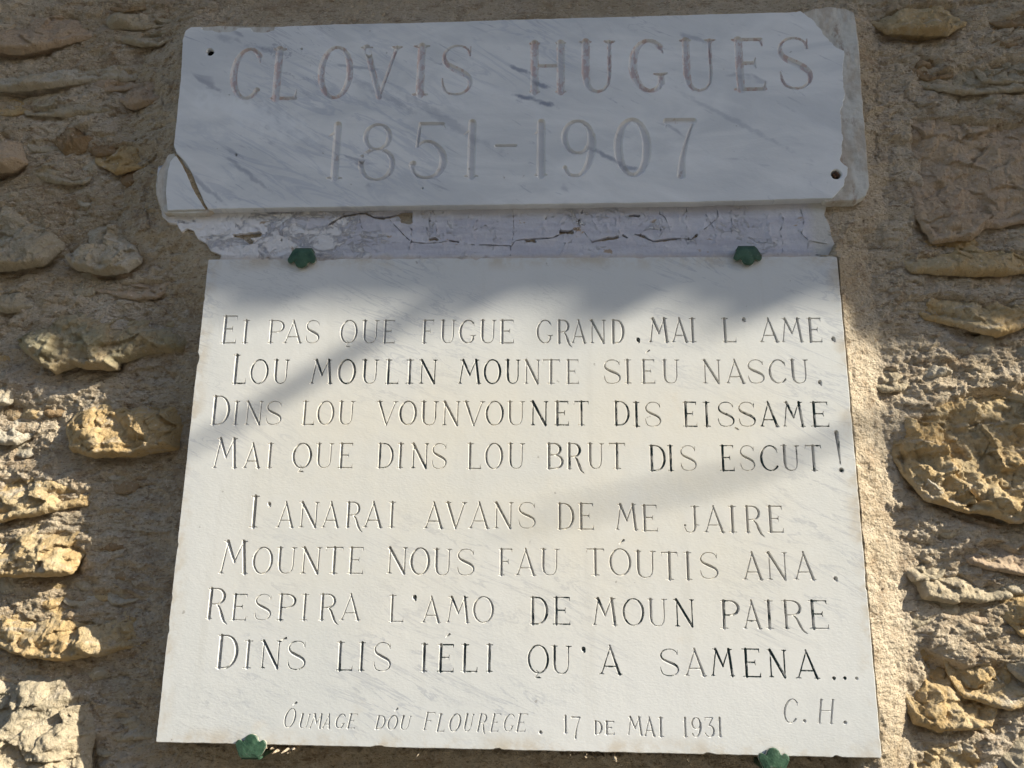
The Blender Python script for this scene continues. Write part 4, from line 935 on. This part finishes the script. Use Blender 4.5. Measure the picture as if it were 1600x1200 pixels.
# ------------------------------------------------------------------ street, eave and tree around the photographer
def box(name, x0, x1, y0, y1, z0, z1, mat, parent=None):
    V = [(x, y, z_) for x in (x0, x1) for y in (y0, y1) for z_ in (z0, z1)]
    me = bpy.data.meshes.new(name); me.from_pydata(V, [], [(0, 1, 3, 2), (4, 6, 7, 5), (0, 4, 5, 1), (2, 3, 7, 6), (0, 2, 6, 4), (1, 5, 7, 3)]); me.update()
    return link(name, me, mat, parent)
g = box('ground', -60, 60, -60, .3, GROUND_Z-.2, GROUND_Z, PAVE); g['kind'] = 'structure'
house = empty('sky_blocking_house', (2, -8.5, GROUND_Z), 'unseen two storey house added across the street to block the low sky', 'house')  # added out of view to cut the low sky, so light falls from above
def hinv(o): o.matrix_parent_inverse = Matrix.Translation(-Vector(house.location)); return o
hinv(box('house_wall', -12, 16, -16, -8.0, GROUND_Z, GROUND_Z+6.2, RENDER, house))
hinv(box('roof', -12.3, 16.3, -16.3, -7.6, GROUND_Z+6.2, GROUND_Z+6.45, TILE, house))
for k in range(8):
    for zf in (1.0, 3.9):
        x_ = -10.5+k*3.3
        if zf == 1.0 and k == 3: hinv(box('door', x_, x_+1.0, -8.0+.003, -7.94, GROUND_Z+.05, GROUND_Z+2.15, WOOD, house)); continue
        hinv(box('shutter', x_-.42, x_-.01, -7.997, -7.95, GROUND_Z+zf, GROUND_Z+zf+1.3, WOOD, house))
        hinv(box('window', x_, x_+.8, -7.998, -7.985, GROUND_Z+zf, GROUND_Z+zf+1.3, DARK, house))
        hinv(box('shutter', x_+.81, x_+1.22, -7.997, -7.95, GROUND_Z+zf, GROUND_Z+zf+1.3, WOOD, house))
ZS = P(800, 462)[1]                          # height where the eave's shadow ends on the slab
OV = .85
EZ = ZS+(OV-.04)*KZ-.042
eave = empty('roof_eave', (1.5, 0, EZ), 'overhanging roof eave of clay canal tiles above the stone wall', 'roof')
def inv(o): o.matrix_parent_inverse = Matrix.Translation(-Vector(eave.location)); return o
inv(box('soffit_board', -3.6, 6.0, -OV+.04, .15, EZ+.03, EZ+.055, WOOD, eave))
for k in range(17): inv(box('rafter', -3.4+k*.58, -3.32+k*.58, -OV+.08, .1, EZ-.06, EZ+.029, WOOD, eave))
V = []; Fc = []; seg = 8
for k in range(7):
    pass
me = bpy.data.meshes.new('canal_tile')
ys = (-OV+.022, -.30)
for y_ in ys:
    for r_ in (.085, .070):
        for i in range(seg+1):
            a = math.pi*i/seg; V.append((r_*math.cos(a), y_, r_*math.sin(a)))
n1 = seg+1
for i in range(seg):
    Fc += [(i, i+1, 2*n1+i+1, 2*n1+i), (n1+i, 3*n1+i, 3*n1+i+1, n1+i+1), (i, n1+i, n1+i+1, i+1), (2*n1+i, 2*n1+i+1, 3*n1+i+1, 3*n1+i)]
Fc += [(0, 2*n1, 3*n1, n1), (n1-1, 2*n1-1, 4*n1-1, 3*n1-1)]
me.from_pydata(V, [], Fc); me.update(); me.materials.append(TILE)
rt = random.Random(9)
for k in range(52):
    o = bpy.data.objects.new('canal_tile', me); COL.objects.link(o); o.parent = eave
    o.location = (-3.5-1.5+k*.185, rt.uniform(-.015, .015), .057)
    o.rotation_euler = (rt.uniform(-.01, .02), 0, rt.uniform(-.01, .01))

def sun_pt(px, py, t, h=0.0):
    """point t metres towards the sun from the spot of the wall seen at a pixel"""
    x, z_ = P(px, py, h); return Vector((x, -h, z_))+SUN*t
tree = empty('street_tree', (4.9, -1.0, GROUND_Z), 'bare street tree with long limbs reaching along the stone wall', 'tree')
def tinv(o): o.matrix_parent_inverse = Matrix.Translation(-Vector(tree.location)); return o
b1 = [sun_pt(255, 716, 3.8), sun_pt(330, 682, 3.85), sun_pt(430, 622, 3.9), sun_pt(540, 556, 3.95), sun_pt(640, 496, 4.0), sun_pt(760, 440, 4.1)]
b2 = [sun_pt(800, 812, 3.2), sun_pt(880, 800, 3.3), sun_pt(980, 778, 3.4), sun_pt(1100, 756, 3.5), sun_pt(1220, 722, 3.6), sun_pt(1330, 676, 3.7), sun_pt(1440, 600, 3.8)]
tip = Vector((4.9, -1.0, 0))
trunk_top = Vector((4.85, -1.0, b1[-1].z+.35))
tinv(tube('trunk', [(4.9, -1.0, GROUND_Z), (4.93, -1.02, GROUND_Z+.9), (4.88, -.98, .6), (4.9, -1.0, 1.4), tuple(trunk_top)], [.17, .14, .12, .10, .06], BARK, tree, 12))
tinv(tube('branch', b1+[b1[-1]+(Vector((4.88, -1, b1[-1].z))-b1[-1])*.5, (4.88, -1, b1[-1].z-.2)], [.005, .008, .011, .012, .012, .012, .02, .03], BARK, tree, 8))
tinv(tube('branch', b2+[b2[-1]+(Vector((4.88, -1, b2[-1].z))-b2[-1])*.5, (4.88, -1, b2[-1].z-.2)], [.0015, .0025, .0035, .0045, .0052, .0058, .008, .02, .04], BARK, tree, 8))
